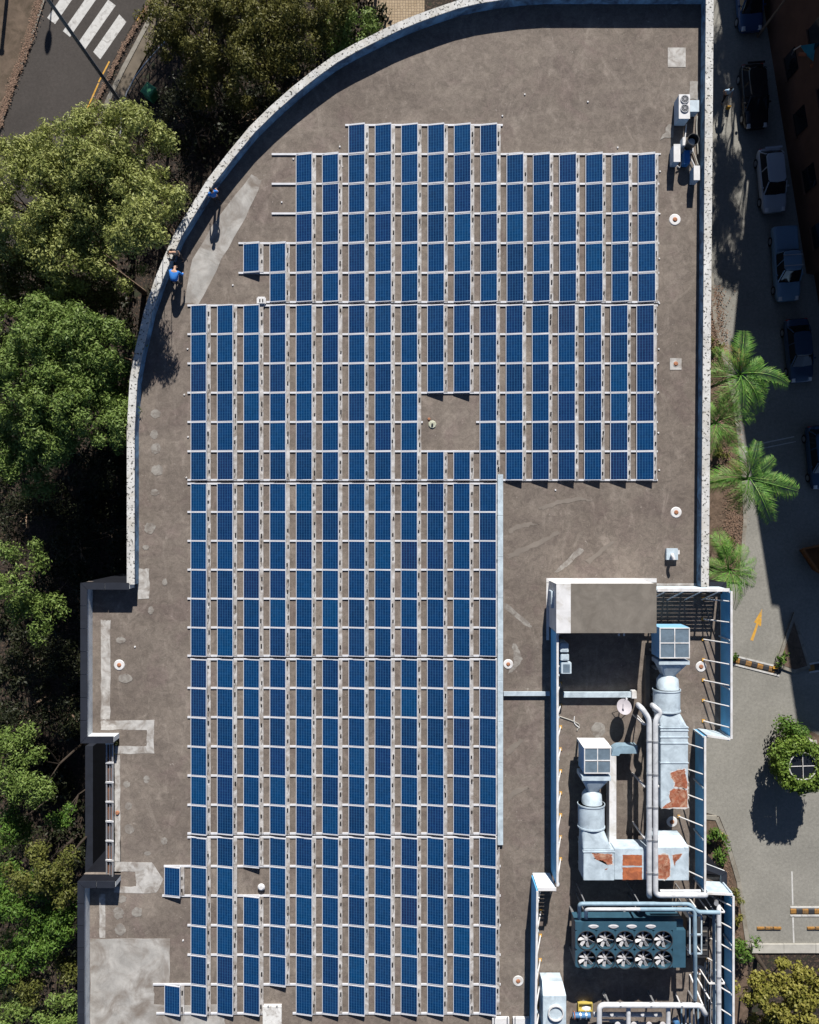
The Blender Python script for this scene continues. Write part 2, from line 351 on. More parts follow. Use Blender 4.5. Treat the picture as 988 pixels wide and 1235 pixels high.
struct(sheet('kerb_verge', [(54,0),(35,58),(14,110),(-4,170),(-40,300),(-44,299),(-8,168),(11,108),(32,57),(51,0)], 0.12, M['kerb'], 0.12))
sq = ((57,21.5),(66.5,29)),((76,37.5),(84.5,44.5)),((94,52),(103,59)),((112.5,62.5),(121,71.5))
for i, (a, b) in enumerate(sq):
    L = (1.25, 1.25, 1.22, 1.05)[i]; d = (30*L, -43*L)
    o = sheet('crossing_stripe', [a, b, (b[0]+d[0], b[1]+d[1]), (a[0]+d[0], a[1]+d[1])], 0.009, M['roadwhite'])
    struct(o)
for a, b in (((132,74),(119,99)), ((119,100),(104,134)), ((181,4),(172,15)), ((170,17),(165,26)), ((80,193),(73,222)), ((72,224),(66,246)), ((197,-22),(187,-8))):
    d = Vector((b[0]-a[0], b[1]-a[1])).normalized(); n = (-d.y*0.9, d.x*0.9)
    struct(sheet('yellow_edge_line', [(a[0]+n[0],a[1]+n[1]),(b[0]+n[0],b[1]+n[1]),(b[0]-n[0],b[1]-n[1]),(a[0]-n[0],a[1]-n[1])], 0.009, M['yellow']))
# right: driveway and car park
struct(sheet('driveway', [(835,-200),(1000,-200),(1400,-200),(1400,1142),(905,1142),(899,1100),(893,1060),(880,1015),(868,985),(835,975)], 0.004, M['asphalt']))
struct(sheet('garden_bed', [(835,300),(857,330),(862,388),(873,432),(886,490),(891,530),(896,575),(898,625),(893,702),(835,702)], 0.10, M['soil'], 0.1))
struct(sheet('garden_bed_south', [(835,978),(864,986),(877,1017),(890,1062),(896,1102),(902,1160),(902,1300),(835,1300)], 0.10, M['soil'], 0.1))
struct(sheet('lower_garden', [(902,1149),(1300,1149),(1300,1500),(902,1500)], 0.02, M['ground']))  # darkened litter stands in for the shadow below the kerb
struct(sheet('paved_terrace', [(432,-120),(512,-120),(512,60),(470,60),(445,20)], 0.02, M['pavers']))

def kerb_run(pts, w, h, name, mat, piece=1.0, gap=0.02):
    """real kerb stones laid end to end"""
    root = bpy.data.objects.new(name, None); col.objects.link(root); struct(root)
    P = [G(x, y, 0) for x, y in pts]
    for a, b in zip(P, P[1:]):
        L = (b-a).length; n = max(1, round(L/piece)); d = (b-a)/L; u = Vector((-d.y, d.x, 0))*w/2
        for i in range(n):
            s = a + d*(L*i/n + gap/2); e = a + d*(L*(i+1)/n - gap/2); zz = h + rng.uniform(-.008,.008)
            q = MB().prism([(s+u)[:2], (e+u)[:2], (e-u)[:2], (s-u)[:2]], 0.0, zz).build('kerb_stone', mat)
            q.parent = root
    return root
kerb_run([(857,330),(862,388),(873,432),(886,490),(891,530),(896,575),(898,625),(893,702)], 0.28, 0.15, 'kerb_garden', M['kerb'], 1.25)
kerb_run([(842,984),(864,986),(877,1017),(890,1062),(896,1102),(902,1143)], 0.3, 0.15, 'kerb_south_garden', M['kerb'], 1.3)
kerb_run([(906,1143),(1060,1143)], 0.62, 0.14, 'kerb_car_park', M['concrete_l'], 2.4)
# fallen leaves lying along both kerbs
def litter(name, pts, w, n, seed, label):
    r = random.Random(seed); mb = MB(); P = [G(x, y) for x, y in pts]
    seg = [(a, b) for a, b in zip(P, P[1:])]; tot = [(b-a).length for a, b in seg]
    for _ in range(n):
        i = r.choices(range(len(seg)), tot)[0]; a, b = seg[i]; d = (b-a).normalized()
        p = a.lerp(b, r.random()) + Vector((-d.y, d.x, 0))*r.gauss(0, w/2.4)
        s = r.uniform(.035,.085); an = r.uniform(0, 6.3); z = r.uniform(.125,.16)
        u = Vector((math.cos(an), math.sin(an), r.uniform(-.2,.2)))*s; v = Vector((-math.sin(an), math.cos(an), r.uniform(-.2,.2)))*s*.55
        q = p + Vector((0,0,z)); mb.add([q-u, q-v, q+u, q+v], [(0,1,2,3)])
    o = stuff(mb.build(name, M['dryleaf'])); return tag(o, label, 'leaves')
litter('fallen_leaves', [(52,-10),(33,58),(13,110),(-8,175)], 0.34, 2600, 1, 'brown fallen leaves heaped along the kerb left of the zebra crossing')
litter('fallen_leaves', [(190,-10),(168,28),(149,58),(130,98),(108,140),(96,165)], 0.20, 1500, 2, 'brown fallen leaves in the gutter between road and footpath')

litter('fallen_leaves', [(860,345),(866,430),(880,520),(884,600),(882,690)], 0.95, 4200, 3, 'dry leaves scattered over the palm bed beside the right parapet')
litter('fallen_leaves', [(866,1000),(878,1070),(886,1130)], .4, 900, 4, 'dry leaves scattered over the lower garden bed beside the blue screens')
# arrow, humps, wheel stops, bay lines
struct(sheet('painted_arrow', [(905,772),(908.5,773),(914.5,754),(918,755.5),(919.4,734),(909.5,750.5),(912.5,752)], 0.009, M['yellow']))
struct(sheet('bay_line', [(954.3,1051),(956.1,1051),(957.2,1092),(955.4,1092)], 0.009, M['roadwhite']))
struct(sheet('bay_line', [(955.6,1106),(957.4,1106),(958.4,1137),(956.6,1137)], 0.009, M['roadwhite']))
struct(sheet('painted_line', [(894,539),(958,526),(958,527.2),(894,540.6)], 0.009, M['roadwhite']))
struct(sheet('painted_line', [(897,544.5),(960,532),(960,533),(897,546)], 0.009, M['roadwhite']))
def hump(px, label):
    c = G(*px[0]); t = thing('speed_hump', label, 'speed hump', (c.x, c.y, 0.004))
    a, b = G(*px[0]), G(*px[1]); d = (b-a); L = d.length; d /= L; u = Vector((-d.y, d.x, 0))
    for s in (-1, 1):
        MB().prism([(a+u*s*.36)[:2], (b+u*s*.36)[:2], (b+u*s*.24)[:2], (a+u*s*.24)[:2]], 0.008, 0.05).build('edge_strip', M['roadwhite'], t)
    n = max(2, round(L/.42))
    for i in range(n):
        s0 = a + d*(L*i/n+.01); s1 = a + d*(L*(i+1)/n-.01)
        MB().loft([[q+u*k*.23+Vector((0,0,z)) for k, z in ((-1,.008),(-.5,.07),(.5,.07),(1,.008))] for q in (s0, s1)]).build('rubber_segment', M['dark'] if i % 2 else M['yellow_d'], t)
M['yellow_d'] = surf('scuffed_amber_rubber', (0.30, 0.15, 0.035), 0.3, 3, 14, 0.8, dirt=(0.08,0.06,0.04), dirt_amt=0.6, dirt_scale=3)
hump([(885,796),(941,810)], 'striped speed hump crossing the driveway beside the triangular island')
hump([(975,806),(1040,795)], 'speed hump end lying in deep shade right of the triangular island')
hump([(953,1099),(1040,1099)], 'amber and black striped speed hump in the car park')
for x0, x1, lab in ((912.5,942,'amber wheel stop in the bay left of the white bay line'), (973,1003,'amber wheel stop cut by the right photo edge')):
    a, b = G(x0,1119), G(x1,1119); t = thing('wheel_stop', lab, 'wheel stop', (a.x, a.y, 0.004), group='wheel stops')
    for i in range(3):
        q0, q1 = a.lerp(b, i/3+.01), a.lerp(b, (i+1)/3-.01)
        MB().loft([[(x, a.y+yy, z) for yy, z in ((-.09,.005),(-.06,.11),(.06,.11),(.09,.005))] for x in (q0.x, q1.x)]).build('stop_segment', M['yellow_d'], t)
    for i in (1, 2):
        q = a.lerp(b, i/3); MB().bx(q.x-.04, q.x+.04, a.y-.085, a.y+.085, .005, .085).build('black_band', M['black'], t)
# triangular island
tri = [G(*p) for p in ((957,738),(934,803),(958,812),(977,806))]
o = MB().prism([p[:2] for p in tri], 0.0, 0.13).build('traffic_island', M['kerb']); struct(o)
cx = sum((p for p in tri), Vector())/4
o = MB().prism([(cx+(p-cx)*.78)[:2] for p in tri], 0.12, 0.15).build('island_soil', M['soil']); struct(o)
MB().bx(G(931,0).x, G(938,0).x, G(0,806).y, G(0,803).y, 0.13, 0.2).build('island_nose_block', M['yellow']); struct(bpy.data.objects['island_nose_block'])

# ------------------------------------------------------------------ the flat-roofed building
CP = 0.85                                                     # parapet height
main_px = [(153,705),(153,612),(153,519),(156.4,459),(162,426),(174,374),(188,333),(199,307),(211,280),(230,249),(250,216.5),(275,184),(300.6,153),
           (325,129),(351,106),(376,86),(402,67),(427,53),(452,40.5),(475,29),(499,19),(525,9.5),(550,1),(575,-5),(600,-9),(630,-13),(660,-15),(861,-15),(855,708)]
main = [R(x, y, CP) for x, y in main_px]
def flat(p): return Vector((p.x, p.y, 0))
bay_a = [R(137,896.5,.9), R(97,896.5,.9), R(97,703,.9), R(156,703,.9)]            # west bay, clockwise seen from above
bay_b = [R(93.5,1330,.9), R(93.5,1063,.9), R(139,1063,.9)]
east = [R(868,703,0), R(875.5,703,0), R(875.5,884,0), R(845,884,0), R(845,1058,0), R(877,1058,0), R(877,1330,0)]
outline = [flat(p) for p in bay_b] + [flat(p) for p in bay_a[:-1]] + [flat(main[0])] + [flat(p) for p in main[1:]] + [flat(p) for p in east]
bld = thing('office_building', 'flat roofed building with curved white parapet and brown grey roof under the solar arrays', 'building', (0,0,0))
MB().prism([p[:2] for p in outline], 0.0, ROOF-.25).build('facade_wall', M['facade'], bld)
MB().prism([p[:2] for p in outline], ROOF-.25, ROOF).build('roof_deck', M['roof'], bld)

def offset(P, d):
    """polyline moved to its right hand side"""
    out = []
    for i, p in enumerate(P):
        ds = []
        if i > 0: ds.append((P[i]-P[i-1]).normalized())
        if i < len(P)-1: ds.append((P[i+1]-P[i]).normalized())
        ns = [Vector((q.y, -q.x, 0)) for q in ds]
        n = sum(ns, Vector()).normalized()
        out.append(p + n*(d/max(.3, n.dot(ns[0]))))
    return out
def resample(P, step):
    out = [P[0]]
    for a, b in zip(P, P[1:]):
        n = max(1, round((b-a).length/step))
        out += [a.lerp(b, i/n) for i in range(1, n+1)]
    return out
def parapet(name, P, thick, h, mw, mc, step, over=.04, gap=.012, ct=.07):
    P = [flat(p) for p in P]
    o1, i1 = offset(P, over), offset(P, thick-over)
    poly = [p[:2] for p in o1] + [p[:2] for p in reversed(i1)]
    w = MB().prism(poly, ROOF+.002, ROOF+h-ct).build(name, mw, bld)
    Q = resample(P, step); oo, ii = offset(Q, -.0), offset(Q, thick)
    for k in range(len(Q)-1):
        d1 = (oo[k+1]-oo[k]).normalized()*gap/2; d2 = (ii[k+1]-ii[k]).normalized()*gap/2
        z = rng.uniform(-.004,.004)
        MB().prism([(oo[k]+d1)[:2], (oo[k+1]-d1)[:2], (ii[k+1]-d2)[:2], (ii[k]+d2)[:2]], ROOF+h-ct, ROOF+h+z).build('coping_slab', mc, w)
    return w
parapet('parapet', main, .44, CP, M['wall'], M['coping'], 2.9)
M['wall_l'] = surf('pale_render', (0.55, 0.58, 0.60), 0.15, 0.8, 10, 0.8, dirt=(0.25, 0.28, 0.32), dirt_amt=0.4, dirt_scale=0.9)
parapet('parapet', bay_a, .38, .9, M['wall_l'], M['slate'], 1.27, gap=.03)
parapet('parapet', bay_b, .38, .9, M['wall_l'], M['slate'], 1.27, gap=.03)
lowp = [R(855,702,.35), R(876.5,702,.35), R(876.5,716,.35)]
parapet('parapet', lowp, .34, .35, M['wall_l'], M['slate'], 1.27, gap=.03)
lowp = [R(845.5,1040,.35), R(877,1052,.35), R(878,1330,.35)]
parapet('parapet', lowp, .30, .35, M['wall_l'], M['slate'], 1.27, gap=.03)

for run in (bay_a, bay_b):  # added dark sheets imitate tree shade on the outer parapet faces
    P = [flat(p) for p in run]; o0, o1 = offset(P, .012), offset(P, .055)
    MB().prism([p[:2] for p in o0] + [p[:2] for p in reversed(o1)], ROOF-.26, ROOF+.82).build('shade_dark_sheet', M['facade'], bld)
# paint and sealant patches on the roof
NP = [0]
M['wash'] = surf('pale_water_mark', (0.190, 0.165, 0.143), 0.15, 1.0, 13, 0.9, dirt=(0.165, 0.143, 0.124), dirt_amt=0.95, dirt_scale=2.2)
def patch(px, mat, name='sealant_patch'):
    NP[0] += 1; z = .004 + .0012*(NP[0] % 12)
    MB().prism([R(x, y)[:2] for x, y in px], ROOF+.001, ROOF+z).build(name, mat, bld)
def rect(x0, y0, x1, y1): return [(x0,y0),(x1,y0),(x1,y1),(x0,y1)]
def wob(px, amp, seed, n=4):
    r = random.Random(seed); out = []
    for i, a in enumerate(px):
        b = px[(i+1) % len(px)]
        for k in range(n):
            out.append((a[0]+(b[0]-a[0])*k/n + r.uniform(-amp,amp), a[1]+(b[1]-a[1])*k/n + r.uniform(-amp,amp)))
    return out
def blob(cx, cy, rx, ry, seed, n=18):
    r = random.Random(seed); return [(cx+rx*math.cos(6.283*k/n)*r.uniform(.85,1.12), cy+ry*math.sin(6.283*k/n)*r.uniform(.85,1.12)) for k in range(n)]
patch(wob([(304,210),(316,218),(296,262),(268,312),(240,366),(222,366),(232,312),(262,262)], 1.0, 3), M['patch'])
patch(wob(rect(122,748,133,868), .7, 4, 12), M['patch2'])
patch(wob([(122,868.5),(186,868.5),(186,909),(138.5,909),(138.5,900),(177,900),(177,880),(122,880)], .6, 5, 5), M['patch2'])
patch(wob(rect(138.5,910,145,1039), .5, 6, 12), M['patch2'])
patch(wob([(137.5,1040),(184,1040),(197,1060),(189,1077),(138,1077),(138,1069),(164,1069),(164,1051),(137.5,1051)], .8, 7, 4), M['patch2'])
patch(wob(rect(120,1078,127.5,1131), .5, 8, 6), M['patch2'])
patch(wob([(109,1132),(205,1132),(205,1186),(186,1186),(186,1212),(271,1212),(271,1240),(109,1240)], .8, 9, 6), M['patch'])
patch(wob(rect(166,686,180,722), .7, 10, 4), M['patch2'])
patch(rect(805.5,57.5,827,81), M['patch2'])
patch(wob(rect(832,98,842,120), 1.0, 11), M['patch'])
patch(wob([(806,150),(813,150),(813,165),(797,168)], 1.2, 12), M['patch3'])
patch(wob([(608,727),(612,729),(640,752),(641,756),(634,755),(609,734)], 1.0, 13), M['patch3'])
patch(wob([(700,660),(705,664),(684,683),(672,691),(668,690)], 1.0, 14), M['patch3'])
patch(wob([(618,776),(624,779),(630,794),(622,808),(612,812),(620,799)], 1.2, 15), M['patch3'])
for i, (x, y, a, b) in enumerate(((188,499,6,5.5),(186,524,5,5.5),(188,541,6,7),(190,567,7.5,6.5),(187,594,5.5,4),(181,637,7,7),(182,736,3.5,5),(146,772,6,4),(151,818,9,5.5),
        (177,940,4,4.5),(153,946,4,4),(155,972,4.5,4.5),(156,1000,6,6),(198,1014,4,4.5),(178,1029,4,2.5),(146,1084,7,4.5),(143,1101,6.5,7.5),(165.5,1100,6.5,6),(145,1121,7,7),
        (199,702,3,4.5),(176,660,4,3),(700,905,3,7),(705,1090,4,4),(722,880,8,10))):
    patch(blob(x, y, a, b, 40+i), M['patch3'])
for i, P in enumerate(([(612,640),(622,633),(640,630),(652,632),(640,634),(624,638),(614,646)], [(612,668),(630,660),(655,650),(672,640),(676,643),(656,655),(632,666),(614,674)], [(650,612),(672,603),(700,600),(716,604),(700,604),(674,608),(654,616)],
        [(610,905),(618,898),(628,890),(632,893),(622,903),(612,912)], [(611,960),(620,952),(636,948),(638,951),(622,958),(613,967)], [(706,676),(722,664),(738,652),(741,655),(726,668),(710,680)])):
    patch(wob(P, 1.2, 70+i, 5), M['wash'], 'water_mark')
# white painted line at the foot of the plant room
patch(rect(659,697.3,792,702.5), M['white'], 'painted_strip')
patch(rect(659,703,662.3,772), M['white'], 'painted_strip')
patch(rect(792,703.5,842,706.5), M['patch2'], 'painted_strip')

M['rustgrate'] = surf('rusted_grate', (0.30, 0.135, 0.075), 0.3, 6, 20, 0.9)
def drain(x, y, rp, sq=False):
    c = R(x, y); r = rp/20.8
    if sq: MB().bx(c.x-r, c.x+r, c.y-r, c.y+r, ROOF+.002, ROOF+.02).build('drain_collar', M['patch2'], bld)
    o = MB().disc(c, (r*.62 if sq else r), ROOF+.003, ROOF+(.035 if sq else .03), 28, (r*.5 if sq else r*.9)).build('roof_drain', M['white'] if not sq else M['patch2'], bld)
    MB().disc(c, r*.42, ROOF+.034, ROOF+.075, 16, r*.25).build('drain_grate', M['rustgrate'], o)
for d in ((814,265,7),(144,802,6.5),(815.5,618,6.7),(613,801,6),(845.5,804,6.5),(625,1183,6.5),(810.5,991,6.5),(844,1170,6)): drain(*d)
drain(815,439,7,True)
o = MB().disc(R(142,980), .13, ROOF+.02, ROOF+.09, 16, .09).build('outlet_cap', M['rustgrate'], bld)
for x, y in ((709,123),(745,178),(633,114),(413,201),(354,192),(340,244),(410,177),(796,186),(796,207),(795.5,258),(795,312),(795,366),(794.5,421),(794,438),(794,473),(794,522),(795,567),(670,591),(281,344),(298,1108),(163,780),(230,686),(226.5,421),(222.5,476),(227,527),(225,576),(221,1134),(606,140),(310,1200),(268,400)):
    c = R(x, y); MB().disc(c, .055, ROOF+.001, ROOF+.05, 10, .045).build('roof_fixing', M['white'], bld)

# dark recess on the west side with a ladder-like louvre frame over it
t = thing('roof_trellis', 'ladder like frame with white rungs and brown louvres at the west roof recess', 'trellis', R(131,980)[:])
xa, xb = R(127.5,0,.15).x, R(135.8,0,.3).x
ya, yb = R(0,898,.2).y, R(0,1063,.2).y
MB().bar((xa,ya,ROOF-.05),(xa,yb,ROOF-.05),.08,.12).build('rail', M['steel'], t)
MB().bar((xb,ya,ROOF+.25),(xb,yb,ROOF+.25),.08,.12).build('rail', M['steel'], t)
MB().bar(((xa+xb)/2,ya,ROOF+.08),((xa+xb)/2,yb,ROOF+.08),.05,.05).build('rail', M['steel'], t)
for i in range(8):
    y = ya + (yb-ya)*i/7
    MB().bar((xa-.04,y,ROOF-.02),(xb+.04,y+.12,ROOF+.32),.1,.08).build('rung', M['white'], t)
M['louvre'] = surf('rusty_brown_louvre', (0.26, 0.12, 0.065), 0.4, 1.2, 8, 0.8, dirt=(0.10,0.11,0.13), dirt_amt=0.6, dirt_scale=0.6)
for i in range(7):
    for s in (0, 1):
        y0 = ya + (yb-ya)*(i+.08)/7; y1 = ya + (yb-ya)*(i+.92)/7; x0 = xa+.05+s*(xb-xa)/2; x1 = x0+(xb-xa)/2-.1
        z0 = ROOF+.02+.3*s*.5
        MB().add([(x0,y0,z0-.12),(x1,y0,z0-.02),(x1,y1,z0-.02),(x0,y1,z0-.12)], [(0,3,2,1)]).build('louvre', M['louvre'], t)
a, b = R(107.5,900,-6), R(107.5,1062,-6)
o = MB().bx(a.x-.25, a.x+.25, b.y, a.y, 0, ROOF-6).build('boundary_wall', M['slate'])
tag(o, 'low dark wall standing in the shaded recess west of the louvre frame', 'wall')

# ------------------------------------------------------------------ solar arrays
TILT = rad(12.0); PW, PL = 0.99, 1.645
def colx(i): return 230.5 + 31.747*i - 0.0121*i*i
mb = MB(); mb.bx(.02, PW-.02, -PL+.02, -.02, .0, .038)
me_cells = mb.mesh('solar_panel', M['cells'])
mb = MB(); fw = .030
mb.bx(0, fw, -PL, 0, -.002, .042); mb.bx(PW-fw, PW, -PL, 0, -.002, .042)
mb.bx(fw, PW-fw, -fw, 0, -.002, .042); mb.bx(fw, PW-fw, -PL, -PL+fw, -.002, .042)
me_frame = mb.mesh('panel_frame', M['alu'])
CT, ST = math.cos(TILT), math.sin(TILT)
def array(label, y0, y1, rows, stubs, dx=0.0, holes=()):
    c = R(colx(rows[0][0]), (y0+y1)/2); t = thing('solar_array', label, 'solar array', (c.x, c.y, ROOF), group='blocks of tilted solar panels on the roof')
    O = Vector((c.x, c.y, ROOF)); n = len(rows); J = [y0 + (y1-y0)*k/n for k in range(n+1)]
    occ = {(k, i) for k, cs in enumerate(rows) for i in cs if (k, i) not in holes}
    for (k, i) in sorted(occ):
        sk = dx*max(0, (i-6)/11.0)
        a = R(colx(i)+sk, J[k], .07); b = R(colx(i)+sk, J[k+1], .07)
        yt = a.y - ((a.y-b.y)-PL)/2
        p = inst('solar_panel', me_cells, t, Vector((a.x + rng.uniform(-.006,.006), yt + rng.uniform(-.005,.005), ROOF+.07))-O, (0, -TILT + rng.uniform(-.006,.006), 0))
        inst('panel_frame', me_frame, p)
    # rails under every joint line, with the sloping supports that carry the panel ends
    for k in range(n+1):
        cs = sorted({i for (kk, i) in occ if kk in (k-1, k)})
        runs = []; cur = [cs[0]]
        for i in cs[1:]:
            if i == cur[-1]+1: cur.append(i)
            else: runs.append(cur); cur = [i]
        runs.append(cur)
        for run in runs:
            mb = MB()
            x0, x1 = stubs.get((k, run[0]), colx(run[0])-4), colx(run[-1])+25.5+dx
            a, b = R(x0, J[k]), R(x1, J[k]); off = {0: -.035, n: .035}.get(k, 0.0)
            y = a.y + off
            mb.bx(a.x, b.x, y-.055, y+.055, ROOF+.004, ROOF+.065)
            for i in run:
                sk = dx*max(0, (i-6)/11.0); l = R(colx(i)+sk, J[k], .07).x
                mb.bar((l+.005, y, ROOF+.088), (l+PW*CT-.02, y, ROOF+.085+PW*ST), .052, .04)
                mb.bx(l+PW*CT-.06, l+PW*CT-.02, y-.03, y+.03, ROOF+.06, ROOF+PW*ST+.03)
            mb.build('rail', M['alu'], t)
    # cable tray along the raised edge of every column
    for i in sorted({i for (_, i) in occ}):
        ks = sorted(k for (k, j) in occ if j == i); sk = dx*max(0, (i-6)/11.0)
        grp = []; cur = [ks[0]]
        for k in ks[1:]:
            if k == cur[-1]+1: cur.append(k)
            else: grp.append(cur); cur = [k]
        grp.append(cur)
        for g in grp:
            x = R(colx(i)+sk, 0).x + .965; a, b = R(0, J[g[0]]).y-.04, R(0, J[g[-1]+1]).y+.04
            mb = MB(); mb.bx(x-.05, x+.20, b, a, ROOF+.068, ROOF+.085); mb.bx(x-.05, x-.03, b, a, ROOF+.085, ROOF+.115); mb.bx(x+.18, x+.20, b, a, ROOF+.085, ROOF+.105)
            tr = mb.build('cable_tray', M['tray'], t)
            mb = MB()
            for k in g:
                for f in (.27, .70):
                    if rng.random() < .12: continue
                    yy = R(0, J[k]+(J[k+1]-J[k])*(f+rng.uniform(-.12,.12))).y; xx = x+.07+rng.uniform(-.02,.05); l = rng.uniform(.05,.11)
                    mb.bx(xx-.035, xx+.04, yy-l, yy+l, ROOF+.084, ROOF+.14)
                    if rng.random() < .5: mb.tube([(xx,yy,ROOF+.1),(xx+.03,yy-.2,ROOF+.095),(xx-.02,yy-.45,ROOF+.095)], .012, 5)
            if mb.v: stuff(mb.build('cable_connectors', M['black'], tr))
    return t
full = list(range(18)); twelve = list(range(12))
array('northernmost solar array with a stepped edge below the open curved roof', 150.6, 365.2,
      [list(range(6,12)), list(range(4,18)), list(range(4,18)), list(range(4,18)), list(range(2,18)), list(range(3,18))],
      {(1,4):328, (2,4):328, (3,2):328, (4,2):288, (5,2):288, (3,4):328, (1,6):328}, 2.6)
array('widest solar array, eighteen columns, with a square gap near its middle', 368.0, 579.6, [full]*6, {}, 0.8, {(3,9),(3,10),(4,9),(4,10)})
array('twelve column solar array directly below the widest one', 582.6, 791.4, [twelve]*6, {})
array('twelve column solar array beside the satellite dish and plant screens', 794.2, 1005.6, [twelve]*6, {(0,0):230})
array('southernmost solar array with two lone panels sticking out to the left', 1008.6, 1222.3,
      [twelve, [-1]+twelve, twelve, twelve, twelve, [-1]+twelve], {(1,-1):198, (2,-1):196, (5,-1):185, (6,-1):189}, 0, {(1,2),(5,3)})

# long cable duct down the right side of the arrays
t = thing('cable_duct', 'long pale cable duct running along the right edge of the lower solar arrays', 'cable duct', R(603.5,800)[:])
a, b = R(600.2,572,.16), R(606.8,1019,.16)
ys = [a.y + (b.y-a.y)*k/9 for k in range(10)]
for k in range(9): MB().bx(a.x, b.x, ys[k+1]+.008, ys[k]-.008, ROOF+.07, ROOF+.2).build('duct_lid', M['duct'], t)
for k in range(10): MB().bx(a.x+.06, b.x-.06, ys[k]-.05+(.1 if k == 9 else -.1 if k == 0 else 0), ys[k]+.05+(.1 if k == 9 else -.1 if k == 0 else 0), ROOF+.003, ROOF+.075).build('duct_foot', M['dark'], t)
t = thing('cable_duct', 'short pale cable duct crossing from the long duct to the blue screen', 'cable duct', R(635,837)[:])
a, b = R(607.6,839.2,.16), R(663,834.2,.16)
MB().bx(a.x, b.x, a.y, b.y, ROOF+.05, ROOF+.19).build('duct_lid', M['duct'], t)
for f in (.1,.5,.9):
    x = a.x+(b.x-a.x)*f; MB().bx(x-.05, x+.05, a.y+.02, b.y-.02, ROOF+.003, ROOF+.055).build('duct_foot', M['dark'], t)

# ------------------------------------------------------------------ plant room and screens
PH = 2.4
t = thing('plant_room', 'low plant room with tan concrete roof and white painted edge at the head of the plant yard', 'building', R(720,727)[:])
a, b = R(671,763.5,PH), R(792,704,PH)
xw = R(688.5,0,PH).x
MB().bx(a.x+.02, b.x-.02, a.y+.02, b.y-.02, ROOF+.003, ROOF+PH-.14).build('wall', M['white'], t)
MB().bx(xw, b.x, a.y, b.y, ROOF+PH-.14, ROOF+PH).build('roof_slab', M['concrete'], t)
MB().bx(a.x, xw-.004, a.y, b.y, ROOF+PH-.14, ROOF+PH+.02).build('painted_roof_edge', M['white'], t)
for x in (746.5, 752.8): MB().tube([R(x,764,PH-.3), R(x,767,PH-.3)], .05, 8).build('wall_lamp', M['white'], t)
c = R(667,722,1.2)
MB().bx(c.x-.16, c.x+.02, c.y-.5, c.y+.45, ROOF+.7, ROOF+1.5).build('wall_box', M['duct'], t, bevel=.02)
MB().bx(c.x-.1, c.x+.08, c.y-.15, c.y+.2, ROOF+1.5, ROOF+1.7).build('wall_box', M['white'], t, bevel=.02)

def screen(label, a, b, h, side, n, brace=True, foot=.75, mat='screen'):
    """solid sheet screen from a to b (world), braces on the given side"""
    a, b = Vector(a), Vector(b); d = (b-a); L = d.length; d /= L; u = Vector((-d.y, d.x, 0))*side
    t = thing('plant_screen', label, 'screen', ((a+b)/2)[:2]+(ROOF,), group='blue sheet screens round the plant yard')
    np_ = max(1, round(L/2.5))
    for k in range(np_):
        p, q = a + d*(L*k/np_+.004), a + d*(L*(k+1)/np_-.004)
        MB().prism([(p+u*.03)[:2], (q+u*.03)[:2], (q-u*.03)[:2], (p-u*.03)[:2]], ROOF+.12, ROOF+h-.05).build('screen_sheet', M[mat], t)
    for k in range(np_+1):
        p = a + d*min(max(L*k/np_, .06), L-.06)
        MB().bar((p+u*.075)+Vector((0,0,ROOF-p.z)), (p+u*.075)+Vector((0,0,ROOF+h-.06-p.z)), .08, .08).build('post', M['duct'], t)
    MB().prism([(a+u*.06)[:2], (b+u*.06)[:2], (b-u*.06)[:2], (a-u*.06)[:2]], ROOF+h-.05, ROOF+h+.01).build('top_rail', M['white'], t)
    if brace:
        for k in range(n):
            p = a + d*(L*(k+.5)/n); top = p + u*.05; top.z = ROOF+h-.12; ft = p + u*foot; ft.z = ROOF+.03
            br = MB().tube([top, ft], .04, 8).build('brace', M['white'], t)
            MB().bx(ft.x-.08, ft.x+.08, ft.y-.08, ft.y+.08, ROOF+.003, ROOF+.06).build('foot_plate', M['yellow'], br)
    return t
HR, HL = 1.6, 2.05
def top(x, y, h): p = R(x, y, h); p.z = ROOF; return p
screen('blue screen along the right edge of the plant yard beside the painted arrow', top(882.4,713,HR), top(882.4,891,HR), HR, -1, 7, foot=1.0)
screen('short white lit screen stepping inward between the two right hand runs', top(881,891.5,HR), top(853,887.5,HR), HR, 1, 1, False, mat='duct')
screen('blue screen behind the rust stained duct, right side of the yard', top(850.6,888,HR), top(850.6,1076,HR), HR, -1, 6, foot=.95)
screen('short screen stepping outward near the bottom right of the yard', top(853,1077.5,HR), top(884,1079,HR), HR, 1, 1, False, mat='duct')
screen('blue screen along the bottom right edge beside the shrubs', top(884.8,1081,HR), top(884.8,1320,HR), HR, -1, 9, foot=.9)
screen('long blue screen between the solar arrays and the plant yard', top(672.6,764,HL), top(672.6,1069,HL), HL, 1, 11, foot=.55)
screen('blue screen at the bottom left of the yard beside the grey fan box', top(648.3,1075,HL), top(645,1320,HL), HL, 1, 8, foot=.55)

